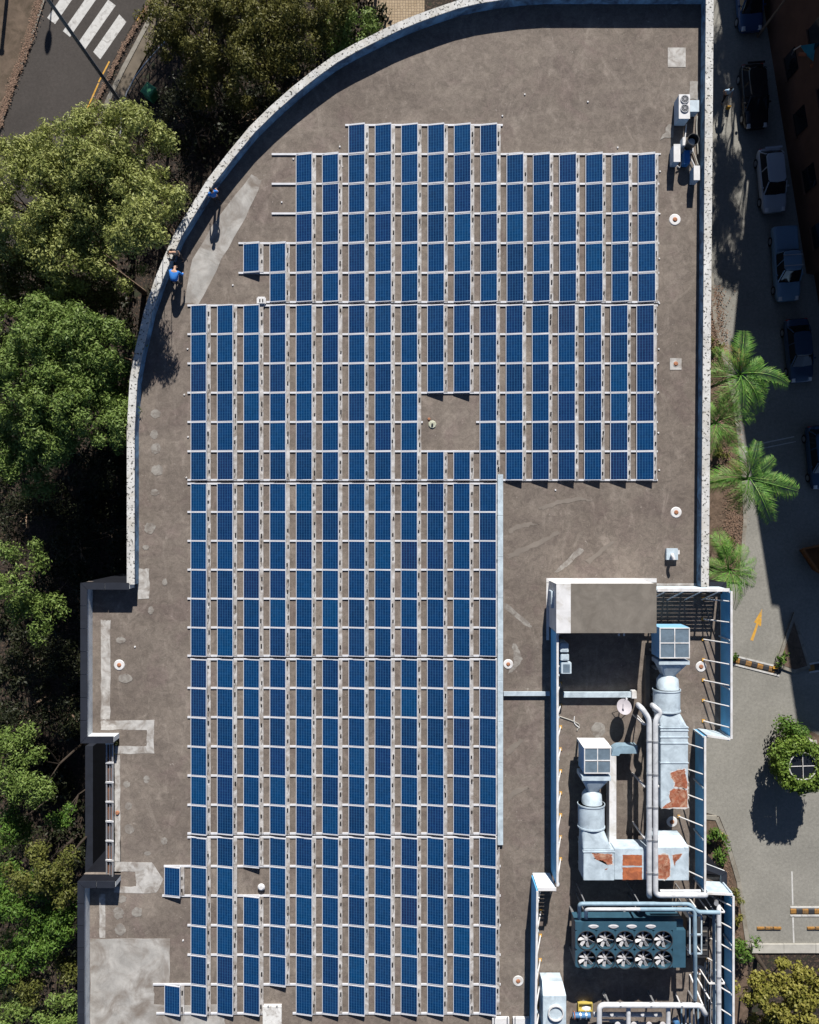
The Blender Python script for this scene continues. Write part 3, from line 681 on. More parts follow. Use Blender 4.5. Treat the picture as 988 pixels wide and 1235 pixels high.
def louvre_screen(label, a, b, h, h0=.15, pitch=.14, face=None):
    a, b = Vector(a), Vector(b); d = (b-a); L = d.length; d /= L; u = Vector((-d.y, d.x, 0))
    if u.y < 0: u = -u
    t = thing('louvre_screen', label, 'louvre', ((a+b)/2)[:2]+(ROOF,), group='louvred screens')
    n = int((h-h0-.1)/pitch)
    for k in range(n):
        z = ROOF+h0+k*pitch
        MB().loft([[q+u*.035+Vector((0,0,z)), q+u*.045+Vector((0,0,z)), q-u*.025+Vector((0,0,z+.075)), q-u*.035+Vector((0,0,z+.075))] for q in (flat(a), flat(b))]).build('louvre_blade', M['duct'], t)
    m = max(1, round(L/1.1))
    for k in range(m+1):
        p = a + d*min(max(L*k/m, .05), L-.05)
        MB().bx(p.x-.05, p.x+.05, p.y-.14, p.y-.05, ROOF+.003, ROOF+h-.05).build('post', M['duct'], t)
    MB().prism([(a+u*.09)[:2], (b+u*.09)[:2], (b-u*.09)[:2], (a-u*.09)[:2]], ROOF+h-.05, ROOF+h+.01).build('top_rail', M['white'], t)
    for k in range(m):
        p = a + d*(L*(k+.5)/m); MB().tube([(p.x, p.y-.1, ROOF+h-.15), (p.x-.35, p.y-.75, ROOF+.03)], .04, 8).build('brace', M['white'], t)
louvre_screen('white railed louvre screen at the top right of the yard next to the palm', top(793,711.5,HR+.3), top(880,711.5,HR+.3), HR+.3)
louvre_screen('louvre screen stepping left at the lower left of the yard', top(649,1072.5,HL), top(671,1072.5,HL), HL)

# yard floor upstand and the lower deck behind the dish
t = thing('cable_duct', 'pale horizontal duct in front of the satellite dish', 'cable duct', R(724,838)[:])
a, b = R(680,841.5,.34), R(765,835,.34)
MB().bx(a.x, b.x, a.y, b.y, ROOF+.08, ROOF+.34).build('duct_lid', M['duct'], t, bevel=.015)
for f in (.05,.5,.95):
    x = a.x+(b.x-a.x)*f; MB().bx(x-.06, x+.06, a.y+.05, b.y-.05, ROOF+.003, ROOF+.08).build('duct_foot', M['dark'], t)
a, b = R(763,843.5,.6), R(769,834,.6)
MB().bx(a.x, b.x, a.y, b.y, ROOF+.003, ROOF+.45).build('end_box', M['white'], t, bevel=.02)
t = thing('walkway_kerb', 'tan concrete kerb standing between the dark deck and the upper duct', 'kerb', R(781,820)[:])
a, b = R(778.5,852,.25), R(784,791,.25)
MB().bx(a.x, b.x, a.y, b.y, ROOF+.003, ROOF+.25).build('kerb_wall', M['concrete'], t)

# satellite dish
c = R(752.5,853,.9)
t = thing('satellite_dish', 'grey satellite dish standing on the yard floor with round shadow', 'satellite dish', (c.x, c.y-.25, ROOF))
mb = MB(); N = 24; tilt = Matrix.Rotation(rad(-28), 3, 'X')
prof = [(0,.0),(.15,.012),(.28,.045),(.42,.11)]
rings = [[Vector((c.x,c.y,c.z)) + tilt @ Vector((r*math.cos(6.2832*k/N)*1.0, r*1.08*math.sin(6.2832*k/N), z)) for k in range(N)] for r, z in prof[1:]]
rings2 = [[p - Vector((0,0,.025)) for p in r] for r in reversed(rings)]
mb.loft([[Vector((c.x,c.y,c.z))+tilt@Vector((.02*math.cos(6.2832*k/N),.02*math.sin(6.2832*k/N),.0)) for k in range(N)]] + rings + rings2)
M['dish'] = surf('mauve_grey_dish', (0.34, 0.32, 0.35), 0.1, 3, 14, 0.6, bumps=0)
mb.build('reflector', M['dish'], t, smooth=True)
MB().tube([(c.x, c.y-.25, ROOF), (c.x, c.y-.25, c.z-.25), (c.x, c.y-.05, c.z-.02)], .035, 8).build('mast', M['steel'], t)
MB().tube([(c.x, c.y+.42, c.z+.1), (c.x, c.y+.62, c.z+.55)], .018, 6).build('feed_arm', M['steel'], t)
MB().disc((c.x, c.y+.62), .05, c.z+.5, c.z+.62, 12).build('feed_horn', M['white'], t)
for s in (-1, 1): MB().tube([(c.x, c.y-.25, ROOF+.5), (c.x+s*.45, c.y-.55, ROOF+.01)], .018, 6).build('stay', M['dark'], t)

# ------------------------------------------------------------------ big ventilation ducts
def ringrect(x0, x1, y, z0, z1, n=24, e=8):
    """rounded rectangle ring in the xz plane"""
    cx, cz, hx, hz = (x0+x1)/2, (z0+z1)/2, (x1-x0)/2, (z1-z0)/2; out = []
    for k in range(n):
        a = 2*math.pi*(k+.5)/n; c, s = math.cos(a), math.sin(a)
        out.append(Vector((cx + hx*math.copysign(abs(c)**(2/e), c), y, cz + hz*math.copysign(abs(s)**(2/e), s))))
    return out
def rust(parent, px, h, mat, seed, amp=.7):
    # pale stained halo, then the rust itself with ragged edges
    cx_ = sum(q[0] for q in px)/len(px); cy_ = sum(q[1] for q in px)/len(px)
    hp = wob([(cx_+(x-cx_)*1.10, cy_+(y-cy_)*1.10) for x, y in px], amp*1.6, seed+500, 7)
    if amp > .35: MB().prism([R(x, y, h)[:2] for x, y in hp], ROOF+h-.004, ROOF+h+.0015).build('stain_halo', M['halo'], parent)
    p = wob(px, amp*.9, seed, 9)
    o = MB().prism([R(x, y, h)[:2] for x, y in p], ROOF+h-.004, ROOF+h+.003).build('rust_patch', mat, parent)
def hood(parent, x0, x1, y0, y1, h):
    a, b = R(x0, y1, h), R(x1, y0, h)
    hd = MB().bx(a.x, b.x, a.y, b.y, ROOF+.75, ROOF+h-.03).build('intake_hood', M['duct_shade_blue'], parent)
    fr = MB(); w = .055
    for xx in (a.x, (a.x+b.x)/2-w/2, b.x-w): fr.bx(xx, xx+w, a.y, b.y, ROOF+h-.03, ROOF+h+.02)
    for yy in (a.y, (a.y+b.y)/2-w/2, b.y-w):
        for xa, xb in ((a.x+w, (a.x+b.x)/2-w/2), ((a.x+b.x)/2+w/2, b.x-w)): fr.bx(xa, xb, yy, yy+w, ROOF+h-.03, ROOF+h+.02)
    fr.build('hood_frame', M['white'], hd)
    for i in (0, 1):
        for j in (0, 1):
            cx, cy = a.x + (b.x-a.x)*(.25+.5*i), a.y + (b.y-a.y)*(.25+.5*j); hx, hy = (b.x-a.x)/4-w*.8, (b.y-a.y)/4-w*.8
            MB().bx(cx-hx, cx+hx, cy-hy, cy+hy, ROOF+h-.028, ROOF+h-.008).build('filter_pane', M['filter'], hd)
    for xx in (a.x+.12, b.x-.12):
        for yy in (a.y+.12, b.y-.12): MB().bx(xx-.05, xx+.05, yy-.05, yy+.05, ROOF+.003, ROOF+.75).build('hood_leg', M['steel'], hd)
def fan_train(t, yc, xs, h):
    """collar, taper, neck, round fan barrel and transition, given the photo rows they start at"""
    c0, c1, t1, n0, n1, b1, e1 = yc; X0, X1, nx0, nx1, bx0, bx1, ex0, ex1 = xs
    zt = ROOF+h; zb = ROOF+.75; zc = (zt+zb)/2
    def x(v): return R(v, 0, h).x
    def y(v): return R(0, v, h).y
    MB().bx(x(X0), x(X1), y(c1), y(c0), zb, zt).build('collar', M['duct'], t, bevel=.015)
    MB().loft([ringrect(x(X0)+.06, x(X1)-.06, y(c1)-.005, zb, zt-.04), ringrect(x(nx0)+.3, x(nx1)-.3, y(t1), zc-.45, zc+.30)]).build('taper', M['duct'], t)
    MB().loft([ringrect(x(nx0)+.2, x(nx1)-.2, y(t1)-.005, zc-.5, zc+.30, 24, 2.2), ringrect(x(nx0)+.03, x(nx1)-.03, y(n0)-.1, zc-.62, zc+.45, 24, 2.2),
               ringrect(x(nx0), x(nx1), y(n1)-.1, zc-.66, zc+.55, 24, 2.4)]).build('fan_neck', M['duct'], t, smooth=True)
    rb = (x(bx1)-x(bx0))/2; cx = (x(bx0)+x(bx1))/2
    def circ(r, yy): return [Vector((cx+r*math.cos(6.2832*k/32), yy, zc+r*.92*math.sin(6.2832*k/32))) for k in range(32)]
    bl = MB().loft([circ(rb, y(n1)), circ(rb, y(b1))]).build('fan_barrel', M['duct'], t, smooth=True)
    for yy in (y(n1)-.04, y(b1)+.04):
        MB().loft([circ(rb+.035, yy-.04), circ(rb+.035, yy+.04)]).build('flange', M['duct'], bl, smooth=True)
    MB().loft([ringrect(x(bx0)+.1, x(bx1)-.1, y(b1)-.01, zc-.6, zc+.6, 24, 3), ringrect(x(ex0), x(ex1), y(e1), zb, zt-.05, 24, 12)]).build('transition', M['duct'], t)
M['halo'] = surf('rust_tinted_paint', (0.52, 0.42, 0.35), 0.3, 3, 12, 0.8, dirt=(0.46, 0.52, 0.57), dirt_amt=0.9, dirt_scale=3.0)
HD = 2.1
t = thing('ventilation_duct', 'upper right white ventilation duct with a four pane intake and rust at its lower end', 'duct', R(813,860)[:])
hood(t, 795.5, 832, 757, 794, HD+.1)
fan_train(t, (797,802,817,820,834,861,876), (795,832,797,824,792.5,825,797,829.5), HD)
a, b = R(797,975,HD), R(830,876.5,HD)
MB().bx(a.x, b.x, a.y, b.y, ROOF+.7, ROOF+HD).build('duct_body', M['duct'], t, bevel=.02)
for v in (877.5, 881, 889, 896.5, 920):
    y = R(0,v,HD).y; MB().bx(a.x-.03, b.x+.03, y-.025, y+.025, ROOF+.68, ROOF+HD+.03).build('seam_flange', M['duct'], t)
for v in (885, 930, 965):
    y = R(0,v,HD).y
    for xx in (a.x+.12, b.x-.12): MB().bx(xx-.05, xx+.05, y-.05, y+.05, ROOF+.003, ROOF+.7).build('support_leg', M['steel'], t)
for v in (812, 848): 
    p = R(808,v,HD); MB().bx(p.x-.4, p.x+.4, p.y-.06, p.y+.06, ROOF+.003, ROOF+.82).build('support_cradle', M['steel'], t)
rust(t, [(817,929),(826,927.5),(827,934),(829,944),(829,951),(813,949),(814.5,944),(810,938),(809,932)], HD, M['rust'], 61)
rust(t, [(808,954),(813,951),(829,953),(829,974),(799,974),(804,970),(809,967),(807,960)], HD, M['rust'], 62)

t = thing('ventilation_duct', 'lower left white ventilation duct with a four pane intake turning right into orange rust squares', 'duct', R(722,970)[:])
hood(t, 704.5, 737, 901.5, 933, HD+.1)
a, b = R(698,901,HD-.1), R(737,896,HD-.1)
MB().loft([[Vector((a.x+.15,a.y,ROOF+1.0)), Vector((b.x,a.y,ROOF+1.0)), Vector((b.x,a.y,ROOF+HD+.1)), Vector((a.x+.25,a.y,ROOF+HD+.1))],
           [Vector((a.x+.1,b.y,ROOF+1.0)), Vector((b.x-.15,b.y,ROOF+1.0)), Vector((b.x-.15,b.y,ROOF+HD-.25)), Vector((a.x+.1,b.y,ROOF+HD-.25))]]).build('intake_lip', M['white'], t)
fan_train(t, (936,942,958,961,974,1003,1024), (702,737,705,730,700.5,732.5,703.5,738), HD)
a, b = R(704,1062,HD), R(741,1024.5,HD)
MB().bx(a.x, b.x, a.y, b.y, ROOF+.7, ROOF+HD).build('duct_body', M['duct'], t, bevel=.02)
for v in (1027.5,):
    y = R(0,v,HD).y; MB().bx(a.x-.03, b.x+.03, y-.025, y+.025, ROOF+.68, ROOF+HD+.03).build('seam_flange', M['duct'], t)
a2, b2 = R(741.2,1061,HD-.03), R(785.3,1023.5,HD-.03)
MB().bx(a2.x, b2.x, a2.y, b2.y, ROOF+.8, ROOF+HD-.03).build('duct_body', M['duct'], t, bevel=.02)
a3, b3 = R(785.5,1062,HD+.05), R(831,1022,HD+.05)
MB().bx(a3.x, b3.x, a3.y, b3.y, ROOF+.6, ROOF+HD+.05).build('duct_body', M['duct'], t, bevel=.02)
MB().loft([[Vector((a3.x,b3.y,ROOF+1.0)), Vector((b3.x,b3.y,ROOF+1.0)), Vector((b3.x,b3.y,ROOF+HD+.03)), Vector((a3.x,b3.y,ROOF+HD+.03))],
           [Vector((a3.x+.05,b3.y+.5,ROOF+1.0)), Vector((b3.x-.3,b3.y+.5,ROOF+1.0)), Vector((b3.x-.3,b3.y+.5,ROOF+HD-.35)), Vector((a3.x+.05,b3.y+.5,ROOF+HD-.35))]]).build('duct_slope', M['duct'], t)
for xx, yy in ((a.x+.15,a.y+.15),(b.x-.15,a.y+.15),(a.x+.15,b.y-.15),(b3.x-.15,a3.y+.15),(b3.x-.15,b3.y-.15),(a3.x+.2,a3.y+.15)):
    MB().bx(xx-.05, xx+.05, yy-.05, yy+.05, ROOF+.003, ROOF+.75).build('support_leg', M['steel'], t)
p = R(716,990,HD); MB().bx(p.x-.4, p.x+.4, p.y-.06, p.y+.06, ROOF+.003, ROOF+.82).build('support_cradle', M['steel'], t)
rust(t, [(714,1029),(738,1030),(738.5,1042),(733,1043),(728,1038),(720,1037),(717,1034)], HD, M['rust'], 63)
rust(t, [(729,1048),(734,1047),(731,1049.5)], HD, M['rust'], 64, .3)
rust(t, [(751,1031),(774.5,1031),(774.5,1044),(751,1044)], HD-.03, M['rust2'], 65, .35)
rust(t, [(751,1046),(774.5,1046),(774.5,1061),(751,1061)], HD-.03, M['rust2'], 66, .35)
rust(t, [(792,1031),(806,1031),(808.5,1042),(808,1056),(803,1060.5),(791,1059)], HD+.05, M['rust'], 67, .5)
rust(t, [(811,1031),(823,1030),(819,1036),(815,1039),(814,1045),(812,1038)], HD+.05, M['rust'], 68, .4)
# flat white branch duct, and an elbow whose blue grey imitates shade
t = thing('branch_duct', 'narrow white branch duct with blue elbow beside the lower intake hood', 'duct', R(739,960)[:])
hb = 1.2
a, b = R(735,1021,hb), R(743.5,912,hb)
MB().bx(a.x, b.x, a.y, b.y, ROOF+.5, ROOF+hb).build('duct_run', M['white'], t, bevel=.015)
pts = []
c0 = R(750,908,hb)
q = MB(); rings = []
for k in range(7):
    an = math.pi - math.pi/2*k/6; ri, ro = .12, .55
    cx_, cy_ = R(749.5,911.5,hb).x, R(0,911.5,hb).y
    i_, o_ = Vector((cx_+ri*math.cos(an), cy_+ri*math.sin(an), 0)), Vector((cx_+ro*math.cos(an), cy_+ro*math.sin(an), 0))
    rings.append([Vector((p.x,p.y,z)) for p, z in ((i_,ROOF+.5),(o_,ROOF+.5),(o_,ROOF+hb),(i_,ROOF+hb))])
e = rings[-1]; rings.append([p+Vector((R(769,0,hb).x-cx_,0,0)) for p in e])
q.loft(rings).build('elbow', M['pipe_g'], t)
for yy in (a.y+.1, (a.y+b.y)/2): MB().bx(a.x+.1, b.x-.1, yy-.05, yy+.05, ROOF+.003, ROOF+.5).build('support_leg', M['steel'], t)

# ------------------------------------------------------------------ pipework
def arc(p, q, r_, n=6):
    return [p, q]
def bend(pts, r=.3, n=5):
    """round the corners of a polyline"""
    P = [Vector(p) for p in pts]; out = [P[0]]
    for a, b, c in zip(P, P[1:], P[2:]):
        d1, d2 = (a-b), (c-b); k = min(r, d1.length*.45, d2.length*.45); s, e = b+d1.normalized()*k, b+d2.normalized()*k
        for i in range(n+1):
            u = i/n; out.append(s*(1-u)**2 + b*2*u*(1-u) + e*u*u)
    return out + [P[-1]]
def pipe(t, pts, r, mat, name='pipe', n=12, collars=0):
    P = bend(pts, max(.2, r*2)); o = MB().tube(P, r, n).build(name, mat, t, smooth=True)
    if collars:
        best = max(zip(P, P[1:]), key=lambda ab: (ab[1]-ab[0]).length); a, b = best
        for k in range(collars):
            c = a.lerp(b, (k+.5)/collars); d = (b-a).normalized()*.05
            MB().tube([c-d, c+d], r*1.12, n).build('pipe_collar', M['steel'], o)
    return o
t = thing('pipe_run', 'pair of parallel white lagged pipes running down between the two ducts', 'pipes', R(786,960)[:])
h = 2.42
pipe(t, [R(769.5,850,.1), R(770.5,851,1.9), R(774,854,h), R(783,867,h), R(783,1079,h), R(783.5,1081,.1)], .15, M['pipe'], collars=5)
pipe(t, [R(787,850,.1), R(787,851,1.9), R(790,853,h), R(797,859,h), R(790.5,869,h), R(790.5,1079.5,h), R(850,1079.5,h), R(851,1079.5,1.6)], .15, M['pipe'], collars=5)
pipe(t, [R(796,1074.5,2.2), R(845,1074.5,2.2)], .08, M['pipe'])
for y in (875, 950, 1012):
    a, b = R(778,y,h), R(796,y,h)
    MB().bar((a.x,a.y,ROOF+h-.2),(b.x,b.y,ROOF+h-.2),.07,.07).build('support_bar', M['white'], t)
    for p in (a, b): MB().bx(p.x-.035,p.x+.035,p.y-.035,p.y+.035,ROOF+.003,ROOF+h-.235).build('support_leg', M['white'], t)
    MB().tube([R(768,y-13,.05), R(779,y-1,h-.2)], .035, 8).build('support_brace', M['white'], t)
t = thing('pipe_run', 'blue grey and white pipe pair crossing above the ten fan unit', 'pipes', R(770,1095)[:])
h = 2.3
pipe(t, [R(699,1110,.1), R(699,1108,1.6), R(699,1090,h), R(832,1090,h), R(841,1100,h), R(868,1100.5,h)], .11, M['pipe_g'])
pipe(t, [R(707,1110,.1), R(707,1108,1.6), R(707,1096.5,h), R(772,1096.5,h)], .10, M['pipe'])
pipe(t, [R(772,1096.5,h), R(836,1096.5,h), R(838,1101,h), R(838.5,1150,h), R(838.5,1205,1.4), R(838.5,1206,.1)], .11, M['pipe_g'])
for x in (705, 770, 830):
    a, b = R(x,1087,h-.2), R(x,1100,h-.2)
    MB().bar(a, b, .06, .06).build('support_bar', M['steel'], t)
    for p in (a, b): MB().bx(p.x-.03,p.x+.03,p.y-.03,p.y+.03,ROOF+.003,p.z-.03).build('support_leg', M['steel'], t)
t = thing('pipe_run', 'tall pale pipe with brackets along the bottom right screen', 'pipes', R(866,1165)[:])
pipe(t, [R(867,1093,1.0), R(867,1095,1.7), R(867,1230,1.7), R(866,1300,1.7)], .13, M['pipe'], collars=4)
pipe(t, [R(861,1101,1.0), R(861.5,1235,1.0), R(861,1300,1.0)], .09, M['pipe_g'])
MB().tube([R(864,1083,.4), R(864,1090,1.9)], .12, 12).build('vent_stack', M['steel'], t)
for y in (1100, 1186):
    a, b = R(855,y,1.55), R(874,y,1.55)
    MB().bar(a, b, .07, .07).build('support_bar', M['white'], t)
    MB().tube([R(849,y-20,.05), R(862,y,1.5)], .035, 8).build('support_brace', M['white'], t)
    for p in (a, b): MB().bx(p.x-.03,p.x+.03,p.y-.03,p.y+.03,ROOF+.003,p.z-.03).build('support_leg', M['white'], t)
M['bluepump'] = surf('blue_pump_paint', (0.06, 0.16, 0.32), 0.2, 3, 14, 0.5, bumps=0)
t = thing('pipe_manifold', 'white pipe manifold with valves along the bottom edge of the yard', 'pipes', R(790,1222)[:])
h = 1.3
pipe(t, [R(722.5,1300,h), R(723,1212,h), R(845,1212.5,h), R(850,1222,h), R(851,1223,.1)], .15, M['pipe'], collars=3)
pipe(t, [R(716,1223.5,.8), R(798,1223.5,.8)], .13, M['pipe'])
for x in (738, 757, 775, 791):
    MB().tube([R(x,1223.5,.8), R(x,1223.5,1.1)], .1, 10).build('valve', M['steel'], t)
    MB().disc(R(x+1,1221), .17, ROOF+1.1, ROOF+1.14, 16).build('valve_wheel', M['white'], t)
for x in (758, 806): pipe(t, [R(x,1213,h-.2), R(x,1300,h-.2)], .13, M['pipe'])
for i in range(5): pipe(t, [R(822+5*i,1216,.5), R(822+5*i,1224+2*(i%2),.5), R(824+5*i,1300,.5)], .05, M['pipe'] if i % 2 else M['pipe_g'])
for i in range(4): pipe(t, [R(726+9*i,1230+2*i,.4), R(752+9*i,1230+i,.4)], .045, M['steel'])
MB().disc(R(811,1224), .2, ROOF+.5, ROOF+.9, 16, .15).build('pump_motor', M['bluepump'], t)
for x in (735, 790, 840): 
    p = R(x,1212,h); MB().bx(p.x-.05,p.x+.05,p.y-.05,p.y+.05,ROOF+.003,ROOF+h-.12).build('support_leg', M['steel'], t)
for a, b in (((727,1198),(737,1213)),((815,1198),(822,1214)),((832,1175),(848,1213)),((836,1172),(856,1205))):
    MB().tube([R(*a,.05), R(*b,h+.1)], .045, 8).build('support_brace', M['white'], t)
t = thing('blue_pump', 'small blue pump with red flange left of the pipe manifold', 'pump', R(702,1224)[:])
MB().tube([R(691,1224.5,.5), R(712,1224.5,.5)], .16, 12).build('pump_body', M['bluepump'], t, smooth=True)
for x in (692, 699, 706): MB().tube([R(x,1224.5,.5), R(x+1.2,1224.5,.5)], .22, 12).build('flange', M['rust'] if x == 692 else M['steel'], t)
for x in (695, 709): MB().bx(R(x,0).x-.05, R(x,0).x+.05, R(0,1226).y-.05, R(0,1226).y+.1, ROOF+.003, ROOF+.4).build('pump_foot', M['dark'], t)
t = thing('yellow_tray', 'yellow drip tray with white sack between fan box and pipes', 'tray', R(706,1215)[:])
a, b = R(697.5,1220.5,.25), R(715,1210.5,.25)
mb = MB(); mb.bx(a.x,b.x,a.y,b.y,ROOF+.003,ROOF+.05); mb.bx(a.x,b.x,a.y,a.y+.05,ROOF+.05,ROOF+.22); mb.bx(a.x,b.x,b.y-.05,b.y,ROOF+.05,ROOF+.22); mb.bx(a.x,a.x+.05,a.y+.05,b.y-.05,ROOF+.05,ROOF+.22); mb.bx(b.x-.05,b.x,a.y+.05,b.y-.05,ROOF+.05,ROOF+.22)
M['yel'] = surf('faded_yellow_plastic', (0.42, 0.33, 0.08), 0.15, 3, 14, 0.5)
mb.build('tray_body', M['yel'], t)
c = R(707,1217.5); MB().disc(c, .3, ROOF+.051, ROOF+.2, 10, .12).build('sack', M['white'], t)

# ten-fan condenser
HC = 1.9
t = thing('condenser_unit', 'teal condenser unit with ten round fans in two rows', 'condenser', R(758,1140)[:])
a, b = R(694,1167,HC), R(827,1112,HC)
def hx(v): return R(v,0,HC).x
def hy(v): return R(0,v,HC).y
MB().bx(a.x+.02, b.x-.02, a.y+.04, b.y-.02, ROOF+.75, ROOF+HC-.34).build('coil_body', M['teal'], t)
# top deck: plates with round openings
def deck(x0, x1, y0, y1, c, r, n=32):
    mb = MB(); cir = []; sqr = []
    for k in range(n):
        an = 2*math.pi*(k+.5)/n; cs, sn = math.cos(an), math.sin(an); cir.append((c[0]+r*cs, c[1]+r*sn))
        s = 1/max(abs(cs), abs(sn)); ux, uy = cs*s, sn*s
        sqr.append((c[0] + ux*((x1-c[0]) if ux > 0 else (c[0]-x0)), c[1] + uy*((y1-c[1]) if uy > 0 else (c[1]-y0))))
    for z0, z1 in ((ROOF+HC-.34, ROOF+HC),):
        rings = [[(p[0],p[1],z0) for p in sqr], [(p[0],p[1],z1) for p in sqr], [(p[0],p[1],z1) for p in cir], [(p[0],p[1],z0) for p in cir]]
        mb.loft(rings, False)
    return mb
fx = [707.9,730.7,754,776.8,799.8]; fy = [1134,1157.3]; RF = 11.2/ (957/(46-HC))
bl = MB()
bl.loft([[Vector((.06,-.035,.0)),Vector((.06,.045,.05)),Vector((.06,.05,.045)),Vector((.06,-.03,-.005))],
         [Vector((RF*.55,-.075,.0)),Vector((RF*.55,.06,.10)),Vector((RF*.55,.07,.095)),Vector((RF*.55,-.065,-.005))],
         [Vector((RF*.90,-.07,.02)),Vector((RF*.90,.07,.11)),Vector((RF*.90,.08,.105)),Vector((RF*.90,-.06,.015))]])
me_blade = bl.mesh('fan_blade', M['blade'])
xe = [a.x] + [(hx(fx[i])+hx(fx[i+1]))/2 for i in range(4)] + [hx(811.5)]
ye = [hy(1122), (hy(fy[0])+hy(fy[1]))/2, a.y]
for j in (0, 1):
    for i in range(5):
        cx_, cy_ = hx(fx[i]), hy(fy[j]); g = .003
        deck(xe[i]+g, xe[i+1]-g, min(ye[j],ye[j+1])+g, max(ye[j],ye[j+1])-g, (cx_, cy_), RF).build('deck_plate', M['teal'], t)
        f = MB().disc((cx_,cy_), .10, ROOF+HC-.30, ROOF+HC-.08, 14, .08).build('fan', M['blade'], t)
        MB().disc((cx_,cy_), RF*.985, ROOF+HC-.338, ROOF+HC-.32, 28).build('fan_well', M['black'], f)
        ph = rng.uniform(0, 1)
        for k in range(7):
            q = inst('fan_blade', me_blade, f, (cx_-ROOTLOC[t.name][0], cy_-ROOTLOC[t.name][1], ROOF+HC-.2-ROOTLOC[t.name][2]), (0,0,2*math.pi*k/7+ph))
        MB().ring((cx_,cy_), RF+.02, RF-.015, ROOF+HC+.001, ROOF+HC+.03).build('fan_ring', M['dark'], f)
MB().bx(hx(811.5)+.004, b.x, a.y, hy(1122), ROOF+HC-.34, ROOF+HC).build('deck_plate', M['teal'], t)
MB().bx(a.x, b.x-.5, hy(1122)+.004, b.y, ROOF+HC-.34, ROOF+HC-.01).build('header_cover', M['teal'], t)
for x in (716,740,762,785):
    c = (hx(x), hy(1117.5)); MB().loft([[(c[0]+q*.30*math.cos(6.283*k/16), c[1]+q*.11*math.sin(6.283*k/16), z) for k in range(16)] for q, z in ((1,ROOF+HC-.008),(.7,ROOF+HC+.05))]).build('inspection_cover', M['blade'], t)
for xx in (a.x+.1, (a.x+b.x)/2, b.x-.1):
    for yy in (a.y+.1, b.y-.1): MB().bx(xx-.06, xx+.06, yy-.06, yy+.06, ROOF+.003, ROOF+.75).build('support_leg', M['steel'], t)
# dark control cabinet right of it, with slotted lid
t = thing('control_rack', 'dark slotted equipment rack right of the ten fan unit', 'rack', R(845,1135)[:])
a, b = R(829,1156,.9), R(856,1108,.9)
MB().bx(a.x, b.x, a.y, b.y, ROOF+.003, ROOF+.82).build('rack_body', M['dark'], t)
for i in range(8):
    y = a.y + (b.y-a.y)*(i+.7)/8.6
    MB().bx(b.x-.5, b.x-.12, y-.03, y+.04, ROOF+.82, ROOF+.86).build('lid_slat', M['concrete'] if i % 2 else M['dark'], t)
t = thing('cable_ladder', 'steel cable ladder with rungs running down between condenser unit and right hand pipes', 'cable ladder', R(853,1190)[:])
for x in (850, 857): MB().bar(R(x,1160,.35), R(x,1300,.35), .05, .08).build('side_rail', M['steel'], t)
for k in range(14):
    y = 1162+k*7; MB().bar(R(850,y,.36), R(857,y,.36), .05, .03).build('rung', M['steel'], t)
for k in range(4): MB().tube([R(851.5+1.4*k,1160,.42), R(851.5+1.4*k,1300,.42)], .028, 6).build('cable', M['black'] if k % 2 else M['pipe_g'], t)
for y in (1168,1215): 
    for x in (850,857): q = R(x,y); MB().bx(q.x-.03,q.x+.03,q.y-.03,q.y+.03,ROOF+.003,ROOF+.31).build('support_leg', M['steel'], t)
t = thing('pipe_gantry', 'pale steel frame of posts and beams straddling the pipes right of the condenser unit', 'gantry', R(845,1130)[:])
for x, y in ((832,1104),(846,1104),(832,1150),(846,1150)):
    q = R(x,y,2.0); MB().bx(q.x-.04,q.x+.04,q.y-.04,q.y+.04,ROOF+.003,ROOF+2.0).build('post', M['white'], t)
for p0, p1 in (((832,1104),(846,1104)),((832,1150),(846,1150)),((832,1104),(832,1150)),((846,1104),(846,1150)),((832,1127),(846,1127))):
    MB().bar(R(*p0,2.04), R(*p1,2.04), .07, .07).build('beam', M['duct'], t)
t = thing('fan_box', 'grey sheet metal fan box with round outlet at the lower left of the yard', 'fan unit', R(667,1212)[:])
h = 1.4
a, b = R(655,1235,h), R(683,1201,h)
MB().bx(a.x, b.x, a.y-.4, b.y, ROOF+.1, ROOF+h).build('housing', M['duct'], t, bevel=.02)
MB().loft([[Vector((x,b.y,z)) for x, z in ((a.x,ROOF+.1),(b.x,ROOF+.1),(b.x,ROOF+h-.02),(a.x,ROOF+h-.02))],
           [Vector((x,b.y+.55,z)) for x, z in ((a.x+.03,ROOF+.1),(b.x-.12,ROOF+.1),(b.x-.12,ROOF+h-.45),(a.x+.03,ROOF+h-.45))]]).build('sloped_cowl', M['duct'], t)
c = R(670.5,1222,h+.1)
o = MB().ring(c, .44, .38, ROOF+h, ROOF+h+.16).build('outlet_ring', M['white'], t)
MB().disc(c, .37, ROOF+h+.002, ROOF+h+.06, 24).build('outlet_cap', M['duct'], o)
for xx in (a.x+.15, b.x-.15): MB().bx(xx-.1, xx+.1, a.y-.3, b.y-.1, ROOF+.003, ROOF+.1).build('skid', M['dark'], t)

